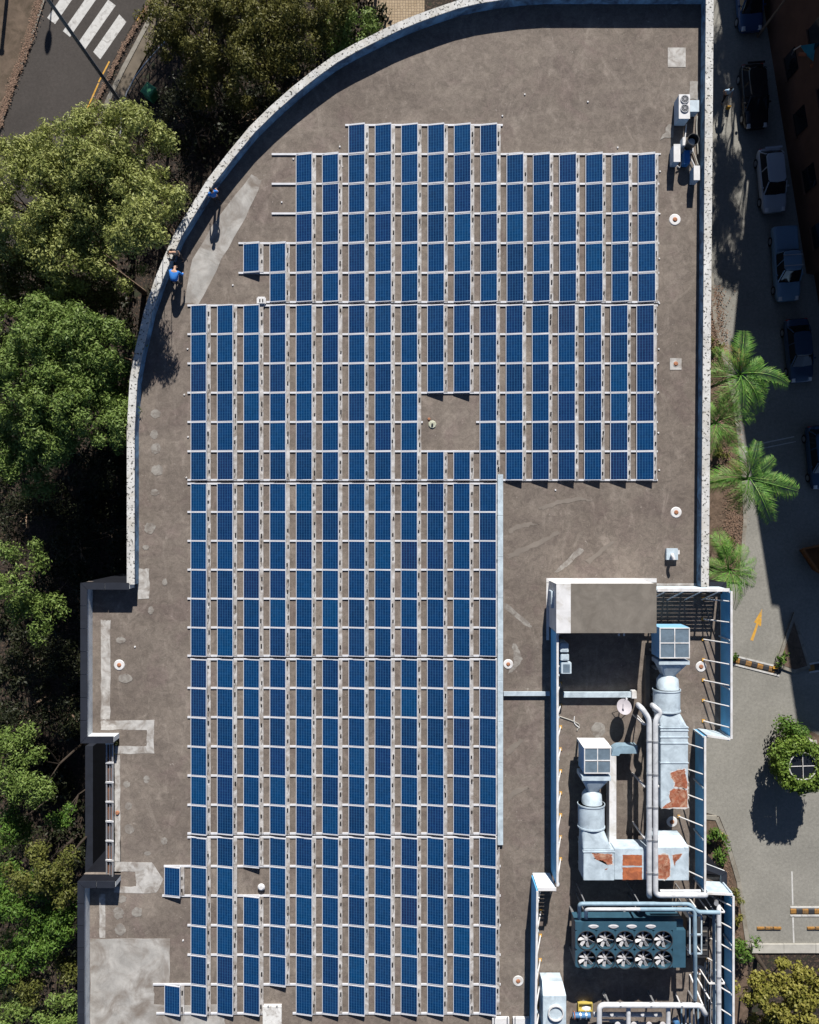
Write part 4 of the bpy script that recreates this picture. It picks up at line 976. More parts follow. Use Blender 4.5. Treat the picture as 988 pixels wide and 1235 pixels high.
# ------------------------------------------------------------------ small rooftop units
def ac_unit(label, x0, x1, y0, y1, h, fans=(), top_mat='white', side='duct_b', group='outdoor air conditioning units'):
    a, b = R(x0, y1, h), R(x1, y0, h); t = thing('air_conditioner', label, 'air conditioner', ((a.x+b.x)/2, (a.y+b.y)/2, ROOF), group=group)
    MB().bx(a.x, b.x, a.y, b.y, ROOF+.08, ROOF+h-.02).build('casing', M[side], t, bevel=.02)
    MB().bx(a.x-.01, b.x+.01, a.y-.01, b.y+.01, ROOF+h-.02, ROOF+h+.01).build('lid', M[top_mat], t)
    for xx in (a.x+.08, b.x-.08): MB().bx(xx-.04, xx+.04, a.y-.02, b.y+.02, ROOF+.003, ROOF+.08).build('foot', M['dark'], t)
    for fx_, fy_, r in fans:
        c = R(fx_, fy_, h)
        f = MB().disc(c, r, ROOF+h+.01, ROOF+h+.03, 24).build('fan_opening', M['dark'], t)
        MB().ring(c, r+.02, r-.03, ROOF+h+.03, ROOF+h+.06).build('fan_ring', M['steel'], f)
        MB().ring(c, r*.6, r*.5, ROOF+h+.031, ROOF+h+.045).build('fan_grille', M['steel'], f)
        MB().disc(c, r*.22, ROOF+h+.03, ROOF+h+.06, 12).build('fan_hub', M['blade'], f)
        for k in range(4):
            an = k*math.pi/4+.3; d = Vector((math.cos(an), math.sin(an), 0))*r*.95
            MB().bar(Vector((c.x,c.y,ROOF+h+.05))-d, Vector((c.x,c.y,ROOF+h+.05))+d, .012, .012).build('grille_wire', M['steel'], f)
    return t
M['duct_b'] = surf('pale_blue_casing', (0.32, 0.44, 0.56), 0.1, 2, 14, 0.5, bumps=0)
M['strongblue'] = surf('strong_blue_casing', (0.03, 0.15, 0.38), 0.1, 2, 14, 0.5, bumps=0)
ac_unit('white air conditioner with two round top fans against the right parapet', 819, 832, 114, 143, .95, ((825.8,120,.22),(825.8,131,.22)))
ac_unit('small grey box unit between the two fan air conditioner and the parapet', 832.5, 843, 121, 134.5, .7, (), 'duct')
ac_unit('white narrow air conditioner left of the open round fan drum', 812.8, 820.5, 174, 195, .82)
ac_unit('small white air conditioner closest to the parapet, lowest of the group', 837, 844, 200, 217, .8)
o = ac_unit('small blue box unit right of the narrow white air conditioner', 825.5, 832, 181.5, 197, .6, (), 'strongblue', 'strongblue')
c = R(836.5,168,1.15)
t = thing('exhaust_fan', 'open round drum shaped exhaust fan beside the right parapet', 'fan', (c.x, c.y, ROOF))
def cir(r, z, n=28): return [(c.x+r*math.cos(6.2832*k/n), c.y+r*math.sin(6.2832*k/n), z) for k in range(n)]
MB().loft([cir(.26,ROOF+.3), cir(.34,ROOF+1.15), cir(.31,ROOF+1.15), cir(.24,ROOF+.35), cir(.26,ROOF+.3)], False).build('drum', M['dark'], t, smooth=True)
MB().disc(c, .25, ROOF+.34, ROOF+.85, 24, .2).build('fan_dome', M['duct'], t)
MB().bx(c.x-.3, c.x+.3, c.y-.3, c.y+.3, ROOF+.003, ROOF+.3).build('kerb_box', M['white'], t)
MB().bx(c.x-.45, c.x-.28, c.y-.15, c.y+.35, ROOF+.2, ROOF+.7).build('motor_box', M['white'], t, bevel=.02)
t = thing('refrigerant_pipes', 'tangle of white insulated pipes between the units by the right parapet', 'pipes', R(838,195)[:])
for i, P in enumerate(([(829,176,.1),(830,186,.15),(836,196,.15),(840,205,.2)], [(834,178,.1),(839,190,.12),(842,199,.2)], [(822,195,.1),(820,203,.08),(817,200,.2)], [(841,140,.1),(840,152,.08),(841,170,.1),(842,186,.1)], [(828,150,.08),(827,160,.1),(825,176,.1)])):
    MB().tube(bend([R(*p) for p in P], .3), .035, 8).build('pipe', M['concrete_l'] if i % 2 else M['white'], t, smooth=True)

t = thing('roof_vent', 'white box roof vent with bent pipe near the plant room corner', 'vent', R(811,669)[:])
a, b = R(804,675.5,.25), R(818,661.5,.25)
MB().bx(a.x,b.x,a.y,b.y,ROOF+.003,ROOF+.25).build('vent_base', M['duct'], t, bevel=.02)
MB().bx(b.x-.02,b.x+.1,(a.y+b.y)/2,b.y-.1,ROOF+.1,ROOF+.22).build('junction_box', M['white'], t)
MB().tube(bend([R(811,669,.2),R(811,669,.62),R(813,675,.62)],.15), .09, 12).build('vent_pipe', M['white'], t, smooth=True)
t = thing('roof_vent', 'round white vent cap in the gap of the southernmost solar array', 'vent', R(316,1068)[:])
c = R(316,1068); MB().disc(c, .07, ROOF, ROOF+.2, 12).build('vent_pipe', M['white'], t)
MB().disc(c, .21, ROOF+.2, ROOF+.28, 24, .12).build('vent_cap', M['white'], t)
t = thing('roof_vent', 'pale green stained vent stub in the square gap of the widest array', 'vent', R(521,512)[:])
M['mossy'] = surf('mossy_pale_concrete', (0.42, 0.43, 0.34), 0.3, 4, 14, 0.9)
c = R(521.5,512); MB().disc(c, .24, ROOF+.002, ROOF+.06, 9, .2).build('mortar_collar', M['mossy'], t)
MB().disc(c, .06, ROOF+.06, ROOF+.14, 10).build('pipe_stub', M['dark'], t)
c = R(517.5,505.5); MB().disc(c, .09, ROOF+.002, ROOF+.05, 8, .06).build('mortar_blob', M['rustgrate'], t)
t = thing('cable_entry', 'white cable entry box with two black holes at the top of the widest array', 'box', R(316,362)[:])
a, b = R(309.5,367,.2), R(320.5,357.5,.2)
MB().bx(a.x,b.x,a.y,b.y,ROOF+.003,ROOF+.2).build('box_body', M['white'], t, bevel=.06)
for x in (313.5,317): 
    p = R(x,362.5,.2); MB().bx(p.x-.035,p.x+.035,p.y-.09,p.y+.09,ROOF+.2,ROOF+.215).build('cable_slot', M['black'], t)
M['hatch'] = surf('flaking_white_hatch', (0.62, 0.62, 0.61), 0.15, 2, 14, 0.8, dirt=(0.28,0.26,0.24), dirt_amt=0.5, dirt_scale=2.2)
t = thing('roof_hatch', 'square flaking white roof hatch below the missing panel of the southernmost array', 'hatch', R(328,1228)[:])
a, b = R(317.5,1242,.3), R(339,1214.5,.3)
MB().bx(a.x,b.x,a.y,b.y,ROOF+.003,ROOF+.22).build('hatch_kerb', M['white'], t)
MB().bx(a.x-.03,b.x+.03,a.y-.03,b.y+.03,ROOF+.22,ROOF+.29).build('hatch_lid', M['hatch'], t, bevel=.02)
for k in (0,1): MB().bx(a.x+.25+.5*k,a.x+.33+.5*k,b.y-.04,b.y+.06,ROOF+.24,ROOF+.31).build('hinge', M['steel'], t)
for x0, x1, lab in ((594,614.5,'white ribbed box lid at the bottom edge below the array corner'),(619,639,'white ribbed box lid at the bottom edge beside the blue screen')):
    t = thing('cable_pit', lab, 'box', R((x0+x1)/2,1238)[:], group='white boxes at the bottom edge')
    a, b = R(x0,1248,.25), R(x1,1228.5,.25)
    MB().bx(a.x,b.x,a.y,b.y,ROOF+.003,ROOF+.22).build('box_body', M['white'], t, bevel=.02)
    for k in (.12,.88): 
        x = a.x+(b.x-a.x)*k; MB().bx(x-.03,x+.03,b.y-.3,b.y+.1,ROOF+.22,ROOF+.27).build('lid_strap', M['steel'], t)
# stepped wall units on the yard side of the long blue screen
for (x0,x1,y0,y1,h,lab) in ((677,689.5,799,813,1.7,'lowest white air conditioner with grey grille on the long blue screen'),(676.5,686.5,789,797,1.75,'middle small white air conditioner on the long blue screen'),(676,686,776,787,1.8,'uppermost small white air conditioner on the long blue screen under the plant room')):
    a, b = R(x0,y1,h), R(x1,y0,h); t = thing('air_conditioner', lab, 'air conditioner', ((a.x+b.x)/2,(a.y+b.y)/2,ROOF), group='air conditioners stepped along the long blue screen')
    MB().bx(a.x,b.x,a.y,b.y,ROOF+.35,ROOF+h).build('casing', M['duct'], t, bevel=.03)
    MB().bx(a.x+.1,b.x-.1,a.y+.1,b.y-.1,ROOF+h+.001,ROOF+h+.015).build('grille', M['filter'] if y0 > 795 else M['duct'], t)
    for yy in (a.y+.06,b.y-.06): MB().bx(a.x+.02,b.x-.02,yy-.03,yy+.03,ROOF+.003,ROOF+.35).build('bracket', M['steel'], t)
# loose hose ends on the yard floor
t = thing('garden_hose', 'loose pale hose lying on the yard floor left of the dish', 'hose', R(690,875)[:])
MB().tube(bend([R(675,864,.03),R(690,869,.03),R(700,874,.03),R(696,881,.03)],.5), .03, 6).build('hose_run', M['concrete_l'], t)
MB().tube(bend([R(693,864,.03),R(692,872,.03),R(699,878,.03)],.4), .03, 6).build('hose_run', M['white'], t)

# ------------------------------------------------------------------ building on the right, in shade
def wall_line(y): return 920 + 0.160*y                       # photo row -> photo column at ground level
HB = 15.0
A, B = G(wall_line(-330), -330), G(wall_line(330), 330)
T_ = G(wall_line(18), 18); HN = 7.6
C_, D_ = G(wall_line(330)+9, 331.5), G(wall_line(484)+9, 484)
t = thing('brick_building', 'tall brown brick building whose shaded wall borders the lane of parked cars', 'building', (A.x, A.y, 0))
far = 45.0
MB().prism([T_[:2], B[:2], C_[:2], D_[:2], (far, D_.y), (far, T_.y)], 0.0, HB-.3).build('wall', M['brick'], t)
MB().prism([(T_.x-.15,T_.y+.15), (B.x-.15,B.y), (C_.x-.15,C_.y), (D_.x-.15,D_.y-.15), (far,D_.y-.15), (far,T_.y+.15)], HB-.3, HB).build('roof', M['slate'], t)
MB().prism([A[:2], T_[:2], (far, T_.y), (far, A.y)], 0.0, HN-.3).build('wall', M['brick'], t)
MB().prism([(A.x-.15,A.y+.15), (T_.x-.15,T_.y+.16), (far,T_.y+.16), (far,A.y+.15)], HN-.3, HN).build('roof', M['slate'], t)
d = (B-A).normalized(); u = Vector((-d.y, d.x, 0)); u = -u if u.x > 0 else u
Lw = (B-A).length
mb0 = MB()
for k in range(10):
    for f in range(4):
        p = A + d*(Lw*(k+.5)/10); z = 1.6 + 3.3*f
        if p.y > T_.y-1 and (f > 1 or p.y < T_.y+1): continue
        w = MB().prism([(p-d*.75+u*.01)[:2], (p+d*.75+u*.01)[:2], (p+d*.75+u*.07)[:2], (p-d*.75+u*.07)[:2]], z, z+1.5).build('window', M['glass'], t)
        MB().prism([(p-d*.85+u*.0)[:2], (p+d*.85+u*.0)[:2], (p+d*.85+u*.16)[:2], (p-d*.85+u*.16)[:2]], z-.1, z-.005).build('sill', M['brick'], w)
t = thing('awning', 'teal canvas awning with orange ends jutting from the brick wall', 'awning', W(975,72,4.0)[:])
a, b = W(966,55,5.2), W(990,51,5.6); e, f = W(985,77,4.9), W(973,66,4.9)
MB().loft([[a, b, e, f], [p-Vector((0,0,.05)) for p in (a,b,e,f)]]).build('canvas', M['tealcloth'], t)
for p, q in ((f, W(964,65,4.6)), (e, W(978,80,4.6))): MB().tube([p, q], .12, 8).build('end_flap', M['rust2'], t)
MB().tube([W(955,66,3.0), W(958,60,4.6), a], .04, 6).build('support_rod', M['steel'], t)
for q in (b, e): MB().tube([q, q+Vector((1.6,0,.1))], .04, 6).build('support_rod', M['steel'], t)
t = thing('site_skip', 'orange brown open skip in deep shade at the right edge', 'skip', G(990,675)[:])
M['skip'] = surf('orange_brown_paint', (0.20, 0.075, 0.02), 0.25, 2, 12, 0.7)
a = [G(968,662,1.2), G(1015,652,1.2), G(1030,690,1.2), G(988,692,1.2)]; cc = sum(a, Vector())/4
lo = [Vector((cc.x+(p.x-cc.x)*.82, cc.y+(p.y-cc.y)*.82, .01)) for p in a]
inn = [Vector((cc.x+(p.x-cc.x)*.9, cc.y+(p.y-cc.y)*.9, 1.2)) for p in a]; inb = [Vector((cc.x+(p.x-cc.x)*.76, cc.y+(p.y-cc.y)*.76, .1)) for p in a]
MB().loft([lo, a, inn, inb], True).build('body', M['skip'], t)
for p, q in zip(a, a[1:]): MB().bar(p+Vector((0,0,.03)), q+Vector((0,0,.03)), .12, .06).build('rim', M['skip'], t)

# ------------------------------------------------------------------ vehicles
def section(y, w, z0, z1, n=20, e=5):
    return [Vector((w*math.copysign(abs(math.cos(a))**(2/e), math.cos(a)), y, (z0+z1)/2+(z1-z0)/2*math.copysign(abs(math.sin(a))**(2/e), math.sin(a)))) for a in (2*math.pi*(k+.5)/n for k in range(n))]
def car(label, px, rot, paint, kind='sedan', sx=1.0):
    """front towards local -y"""
    c = G(*px); t = thing('parked_car', label, 'car', (c.x, c.y, .004), rot, group='cars parked along the shaded lane')
    def B_(mb, n, m, par=t, **kw): return mb.build(n, m, par, org=(0,0,0), **kw)
    L = 2.25 if kind != 'ute' else 2.6
    bw = .88
    st = [(-L, bw*.70, .35, .62), (-L+.10, bw*.86, .28, .72), (-L+.5, bw*.97, .22, .82), (-L+1.2, bw, .2, .92), (0, bw, .2, .95), (L-1.0, bw, .2, .96), (L-.35, bw*.96, .24, .94), (L-.08, bw*.88, .3, .88), (L, bw*.72, .4, .75)]
    if kind == 'ute': st = st[:5] + [(L-1.6, bw, .25, 1.02), (L-.2, bw, .25, 1.02), (L, bw*.97, .3, 1.0)]
    B_(MB().loft([section(y, w, a, b) for y, w, a, b in st]), 'body', paint, smooth=True)
    # greenhouse: glass shell, painted roof and pillars
    if kind == 'sedan': y0, y1, r0, r1, zr = -1.15, 1.75, -.45, 1.15, 1.44
    elif kind == 'hatch': y0, y1, r0, r1, zr = -1.10, 2.0, -.40, 1.55, 1.50
    else: y0, y1, r0, r1, zr = -1.35, .75, -.70, .60, 1.68
    def gh(ya, yb, w, z, rr=.18):
        return [Vector((x, y, z)) for x, y in ((-w,ya+rr),(-w+rr*.6,ya),(0,ya-.05),(w-rr*.6,ya),(w,ya+rr),(w,yb-rr),(w-rr*.6,yb),(0,yb+.04),(-w+rr*.6,yb),(-w,yb-rr))]
    B_(MB().loft([gh(y0,y1,.80,.90), gh(r0-.05,r1+.06,.62,zr-.03)]), 'window_glass', M['glass'])
    B_(MB().loft([gh(r0-.02,r1+.03,.63,zr-.035), gh(r0+.02,r1-.02,.60,zr+.015), gh(r0+.25,r1-.25,.40,zr+.04)]), 'roof', paint, smooth=True)
    for s in (-1, 1):
        for yb_, yt_ in ((y0+.06, r0), (y1-.06, r1), ((y0+y1)/2+.1, (r0+r1)/2+.1)):
            B_(MB().bar((s*.785, yb_, .92), (s*.62, yt_, zr-.01), .07, .05), 'pillar', paint)
        m = B_(MB().bx(s*.90-.09, s*.90+.09, y0+.42, y0+.54, .95, 1.08), 'mirror', paint, bevel=.03)
        B_(MB().loft([section(-L+.02, .15, .56, .70, 12, 3), section(-L+.28, .13, .60, .78, 12, 3)]).shift(s*.58), 'headlight', M['lamp'])
        B_(MB().bx(s*.62-.13, s*.62+.13, L-.16, L-.02, .62, .84), 'taillight', M['redlamp'], bevel=.03)
        for yw in (-L+.85, L-.85):
            wv = MB().tube([(s*.70, yw, .32), (s*.895, yw, .32)], .32, 20)
            wh = B_(wv, 'wheel', M['black'], smooth=True)
            B_(MB().tube([(s*.885, yw, .32), (s*.905, yw, .32)], .2, 16), 'rim', M['steel'], wh)
    if kind == 'ute':
        B_(MB().bx(-.76, .76, .92, L-.1, 1.0, 1.06), 'tray_cover', paint, bevel=.02)
        for yy in (-.42, .32): B_(MB().bx(-.66, .66, yy-.03, yy+.03, zr+.06, zr+.10), 'roof_bar', M['blade'])
        for yy in (-.42, .32):
            for s in (-1, 1): B_(MB().bx(s*.6-.03, s*.6+.03, yy-.03, yy+.03, zr-.01, zr+.06), 'bar_foot', M['dark'])
    if kind == 'hatch':
        B_(MB().bx(-.6, .6, L-.3, L-.16, 1.36, 1.40), 'spoiler', paint)
    return t
def _shift(self, dx):
    self.v = [(x+dx, y, z) for x, y, z in self.v]; return self
MB.shift = _shift
M['lamp'] = surf('clear_lamp', (0.6, 0.6, 0.6), 0.05, 3, 10, 0.15, bumps=0, spec=0.7)
M['redlamp'] = surf('red_lamp', (0.35, 0.02, 0.015), 0.05, 3, 10, 0.2, bumps=0)
def paint(name, c): return surf(name, c, 0.04, 1, 5, 0.22, spec=0.6, bumps=0)
st_rot = math.atan(0.16)
car('dark blue car at the top of the lane beside the parapet', (899,6), st_rot*.5, paint('navy_paint', (0.03,0.07,0.16)), 'sedan')
car('black car with bright glints behind the walking person', (905,122), st_rot*.5, paint('black_paint', (0.012,0.013,0.016)), 'hatch')
car('silver hatchback with its roof catching light, in front of the pickup', (926,222), st_rot*.6, paint('silver_paint', (0.36,0.39,0.44)), 'hatch')
car('blue grey pickup with covered tray and two roof bars', (943,322), st_rot*.4, paint('bluegrey_paint', (0.15,0.25,0.36)), 'ute')
car('dark car below the pickup, one pale line on its flank', (958,425), st_rot*.6, paint('dark_blue_paint', (0.03,0.06,0.11)), 'sedan')
car('dark blue car furthest down the lane, cut by the right edge', (984,552), st_rot*.6, paint('midnight_paint', (0.02,0.06,0.12)), 'hatch')

# ------------------------------------------------------------------ people
M['skin'] = surf('skin', (0.42, 0.25, 0.17), 0.08, 6, 20, 0.6, bumps=0)
M['hair'] = surf('dark_hair', (0.03, 0.02, 0.015), 0.2, 8, 30, 0.7, bumps=0)
M['bluecloth'] = surf('bright_blue_cloth', (0.025, 0.16, 0.50), 0.15, 4, 20, 0.8, bumps=0.1)
M['darkcloth'] = surf('dark_cloth', (0.02, 0.02, 0.024), 0.15, 4, 20, 0.85, bumps=0.1)
M['palecloth'] = surf('pale_blue_cloth', (0.35, 0.50, 0.66), 0.1, 4, 20, 0.85, bumps=0.1)
M['shoe'] = surf('dark_shoe', (0.02, 0.018, 0.016), 0.1, 4, 20, 0.6, bumps=0)
def skin_obj(name, parent, mat, chains, root=0):
    """chains of (point, radius); equal points are welded; one skinned, subdivided surface"""
    me = bpy.data.meshes.new(name); vs = []; es = []; rs = []; idx = {}
    def vid(p, r):
        k = tuple(round(x, 4) for x in p)
        if k not in idx: idx[k] = len(vs); vs.append(p); rs.append(r)
        return idx[k]
    for ch in chains:
        ids = [vid(p, r) for p, r in ch]; es += [(a, b) for a, b in zip(ids, ids[1:]) if a != b]
    me.from_pydata([tuple(v) for v in vs], es, []); me.materials.append(mat)
    o = bpy.data.objects.new(name, me); col.objects.link(o); o.parent = parent
    sk = o.modifiers.new('skin', 'SKIN'); sk.use_smooth_shade = True
    lay = me.skin_vertices[0].data if me.skin_vertices else None
    if lay is None:
        bm = bmesh.new(); bm.from_mesh(me); bm.verts.layers.skin.verify(); bm.to_mesh(me); bm.free(); lay = me.skin_vertices[0].data
    for i, r in enumerate(rs): lay[i].radius = (r, r) if not isinstance(r, tuple) else r
    lay[root].use_root = True
    s = o.modifiers.new('sub', 'SUBSURF'); s.levels = 1; s.render_levels = 2
    return o
def person(label, loc, rot, J, shirt, trousers, hair, long=False, bulk=1.0):
    """J: joint positions, local metres; the figure faces local -y"""
    t = thing('person', label, 'person', loc, rot)
    V = {k: Vector(v) for k, v in J.items()}
    pel, chest, neck, head = V['pelvis'], V['chest'], V['neck'], V['head']
    up = (head-neck).normalized()
    body = [[(pel,.135),(pel.lerp(chest,.5),.125),(chest,.145),(neck,.06),(neck.lerp(head,.45),.075),(head,.098),(head+up*.09,.075)]]
    for s in ('l', 'r'):
        sh, el, ha, hp, kn, an, to = (V[k+s] for k in ('sh','el','ha','hp','kn','an','to'))
        body.append([(chest,.145),(sh,.062),(sh.lerp(el,.5),.050),(el,.043),(el.lerp(ha,.5),.038),(ha,.028)])
        d = (ha-el).normalized(); body.append([(ha,.028),(ha+d*.06,(.040,.022))])
        body.append([(pel,.135),(hp,.095),(hp.lerp(kn,.5),.080),(kn,.058),(kn.lerp(an,.4),.055),(an,.038),(to,.035)])
    b = skin_obj('body', t, M['skin'], body)
    # hands: five separate bent fingers rooted in each palm
    for s in ('l', 'r'):
        el, ha = V['el'+s], V['ha'+s]; d = (ha-el).normalized(); sd = d.cross(Vector((0,0,1)))
        sd = sd.normalized() if sd.length > .1 else Vector((1,0,0)); nn = sd.cross(d).normalized(); mb = MB()
        for k, ln in enumerate((.065,.075,.07,.055)):
            q = ha + d*.07 + sd*(k-1.5)*.02; mb.tube([q, q+d*ln*.55, q+d*ln*.9-nn*ln*.35], [.0095,.0085,.007], 6)
        q = ha + d*.03 + sd*.035; mb.tube([q, q+sd*.03+d*.03, q+sd*.03+d*.06-nn*.012], [.011,.0095,.008], 6)
        mb.build('fingers', M['skin'], b, org=(0,0,0))
    sleeve = [[(pel.lerp(chest,.08),.155*bulk),(pel.lerp(chest,.5),.150*bulk),(chest,.168*bulk),(chest.lerp(neck,.75),.085)]]
    for s in ('l', 'r'): sleeve.append([(chest,.168*bulk),(V['sh'+s],.085),(V['sh'+s].lerp(V['el'+s],.75),.070)] + ([(V['el'+s],.062),(V['el'+s].lerp(V['ha'+s],.9),.048)] if long else []))
    skin_obj('shirt', t, shirt, sleeve)
    tr = [[(pel.lerp(chest,.12),.150),(pel,.150)]]
    for s in ('l', 'r'):
        hp, kn, an = V['hp'+s], V['kn'+s], V['an'+s]
        tr.append([(pel,.150),(hp,.105),(hp.lerp(kn,.5),.092),(kn,.074),(an.lerp(kn,.06),.060)])
    skin_obj('trousers', t, trousers, tr)
    for s in ('l', 'r'):
        an, to = V['an'+s], V['to'+s]; skin_obj('shoe', t, M['shoe'], [[(an-Vector((0,0,.03)),.05),(an.lerp(to,.5)-Vector((0,0,.035)),.05),(to-Vector((0,0,.005)),.042)]])
    fwd = Vector(J.get('face', (0,-1,0))).normalized(); rt = fwd.cross(up).normalized()
    if hair:
        mb = MB(); rings = []
        for i in range(6):
            th = math.radians(8 + 92*i/5); rr = .108*math.sin(th); hh = .108*math.cos(th)
            rings.append([head + up*(.075+hh) + (rt*math.cos(a) + fwd*(math.sin(a)*1.08-.12))*rr for a in (6.2832*k/14 for k in range(14))])
        mb.loft(rings).build('hair', hair, b, smooth=True, org=(0,0,0))
    mb = MB()
    for s in (-1, 1): mb.tube([head+fwd*.088+rt*s*.035+up*.025, head+fwd*.103+rt*s*.035+up*.025], .013, 8)
    mb.build('eyes', M['hair'], b, org=(0,0,0))
    MB().tube([head+fwd*.085+up*.03, head+fwd*.125-up*.015, head+fwd*.09-up*.02], [.010,.017,.012], 8).build('nose', M['skin'], b, org=(0,0,0))
    MB().tube([head+fwd*.094+rt*-.028-up*.05, head+fwd*.102-up*.052, head+fwd*.094+rt*.028-up*.05], .008, 6).build('mouth', M['rust'], b, org=(0,0,0))
    for s in (-1, 1): MB().tube([head+rt*s*.092+up*.03, head+rt*s*.108+up*.01, head+rt*s*.094-up*.02], .014, 6).build('ear', M['skin'], b, org=(0,0,0))
    return t
STAND = dict(pelvis=(0,.0,.95), chest=(0,-.02,1.30), neck=(0,-.01,1.50), head=(0,-.03,1.60), shl=(-.20,0,1.40), shr=(.20,0,1.40), ell=(-.29,-.06,1.14), elr=(.30,.02,1.14),
             hal=(-.22,-.28,1.02), har=(.31,-.12,.92), hpl=(-.10,0,.90), hpr=(.10,0,.90), knl=(-.11,-.02,.50), knr=(.12,-.04,.50), anl=(-.12,.03,.09), anr=(.14,.0,.09), tol=(-.13,-.13,.045), tor=(.16,-.16,.045))
p = R(263.5,244); person('person in bright blue shirt standing alone by the curved parapet', p[:], rad(200), STAND, M['bluecloth'], M['darkcloth'], M['hair'], False, 1.15)
LEAN = dict(STAND, chest=(0,-.16,1.24), neck=(0,-.25,1.42), head=(0,-.33,1.49), shl=(-.19,-.18,1.34), shr=(.19,-.18,1.34), ell=(-.28,-.38,1.12), elr=(.28,-.36,1.10), hal=(-.16,-.55,.98), har=(.17,-.56,.95))
p = R(221,312); person('person in dark clothes leaning towards the parapet beside the bending person', p[:], rad(-65), LEAN, M['darkcloth'], M['darkcloth'], None, True)
BEND = dict(STAND, pelvis=(0,.16,.92), chest=(0,-.34,1.12), neck=(0,-.56,1.12), head=(0,-.68,1.06), shl=(-.24,-.40,1.12), shr=(.24,-.40,1.12), ell=(-.40,-.36,.86), elr=(.36,-.50,.86), hal=(-.34,-.52,.66), har=(.22,-.66,.66),
            hpl=(-.11,.12,.86), hpr=(.11,.12,.86), knl=(-.13,.02,.48), knr=(.14,0,.48), face=(0,-.5,-1))
p = R(216,343); person('person in bright blue shirt bending forward at the curved parapet', p[:], rad(172), BEND, M['bluecloth'], M['darkcloth'], M['hair'], True, 1.6)
t = thing('tool_bag', 'small orange and black tool bag on the roof by the bending person', 'bag', R(209,318)[:])
c = R(209,318); MB().bx(c.x-.16,c.x+.16,c.y-.1,c.y+.1,ROOF+.003,ROOF+.26).build('bag_body', M['dark'], t, bevel=.05)
MB().bx(c.x-.12,c.x+.12,c.y-.07,c.y+.07,ROOF+.26,ROOF+.29).build('bag_flap', M['yel'], t, bevel=.01)
MB().tube(bend([(c.x-.1,c.y,ROOF+.27),(c.x-.08,c.y,ROOF+.4),(c.x+.08,c.y,ROOF+.4),(c.x+.1,c.y,ROOF+.27)],.06), .012, 6).build('bag_handle', M['black'], t)
WALK = dict(STAND, knl=(-.10,-.18,.52), anl=(-.11,-.22,.10), tol=(-.11,-.38,.06), knr=(.11,.06,.50), anr=(.12,.28,.13), tor=(.12,.16,.045), hal=(-.24,.10,.92), ell=(-.28,.12,1.14), har=(.26,-.22,.98), elr=(.29,-.02,1.14))
p = G(871,121); person('person in pale clothes walking down the lane casting a long shadow', (p.x,p.y,.004), rad(10), WALK, M['palecloth'], M['darkcloth'], M['hair'])
c = G(877.5,131); t = thing('shopping_bag', 'small tan bag standing on the lane near the walking person', 'bag', (c.x,c.y,.004))
MB().loft([[Vector((c.x+sx*.14, c.y+sy*.09, .006)) for sx, sy in ((-1,-1),(1,-1),(1,1),(-1,1))], [Vector((c.x+sx*.12, c.y+sy*.05, .36)) for sx, sy in ((-1,-1),(1,-1),(1,1),(-1,1))]]).build('bag_body', M['yellow'], t, bevel=.01)
MB().tube(bend([(c.x-.07,c.y,.34),(c.x-.06,c.y,.5),(c.x+.06,c.y,.5),(c.x+.07,c.y,.34)],.05), .01, 6).build('bag_handle', M['dark'], t)

# ------------------------------------------------------------------ street furniture, left
M['polegrey'] = surf('grey_painted_pole', (0.13, 0.14, 0.155), 0.15, 2, 14, 0.4, bumps=0)
p = G(177,168); t = thing('street_lamp', 'very tall dark street lamp leaning across the zebra crossing in view', 'street lamp', p[:])
MB().tube([(p.x,p.y,0),(p.x,p.y,1.2),(p.x,p.y,10),(p.x,p.y,17.5)], [.14,.125,.11,.09], 12).build('pole', M['polegrey'], t, smooth=True)
MB().disc(p, .22, 0.0, .12, 16, .18).build('base_plate', M['rust'], t)
MB().tube(bend([(p.x,p.y,17.4),(p.x-.2,p.y+.2,17.9),(p.x-1.6,p.y+1.0,18.0)],.4), .05, 8).build('arm', M['dark'], t)
MB().bx(p.x-2.3,p.x-1.5,p.y+.85,p.y+1.15,17.93,18.05).build('lamp_head', M['steel'], t, bevel=.03)
def lantern(px, label, h, r):
    p = G(*px); t = thing('post_lantern', label, 'street lamp', p[:])
    MB().tube([(p.x,p.y,0),(p.x,p.y,h-.5)], .05, 8).build('pole', M['dark'], t)
    N = 14; MB().loft([[(p.x+r*math.sin(a)*math.cos(6.283*k/N), p.y+r*math.sin(a)*math.sin(6.283*k/N), h+.55*-math.cos(a)) for k in range(N)] for a in [math.pi*(j+.3)/8 for j in range(8)]]).build('lantern_globe', M['dark'], t, smooth=True)
lantern((77,-136), 'slim post lantern whose oval shadow lies left of the zebra crossing', 7.0, .26)
p = G(13,-45); t = thing('sign_post', 'thick post above the left photo edge casting a dark stripe on the verge', 'post', p[:])
MB().tube([(p.x,p.y,0),(p.x,p.y,4)], .14, 10).build('pole', M['dark'], t); MB().disc(p, .2, 4.0, 4.1, 12).build('cap', M['dark'], t)
t = thing('guard_rail', 'curved silver guard rail along the footpath edge above the trees', 'railing', G(165,90)[:])
P = [G(x, y, .95) for x, y in ((204,46),(190,60),(176,76),(163,93),(153,112),(147,134),(145,165))]
MB().tube(P, .055, 8).build('top_rail', M['steel'], t, smooth=True)
MB().tube([p-Vector((0,0,.45)) for p in P], .035, 8).build('mid_rail', M['dark'], t, smooth=True)
for p in P: MB().tube([(p.x,p.y,0),(p.x,p.y,.95)], .04, 8).build('post', M['dark'], t)
c = G(179,108,1.0); t = thing('utility_box', 'green metal utility box on the slope below the guard rail', 'utility box', (c.x,c.y,0), rad(-35))
MB().bx(-.38,.38,-.38,.38,0,.95).build('cabinet', M['green_box'], t, org=(0,0,0), bevel=.03)
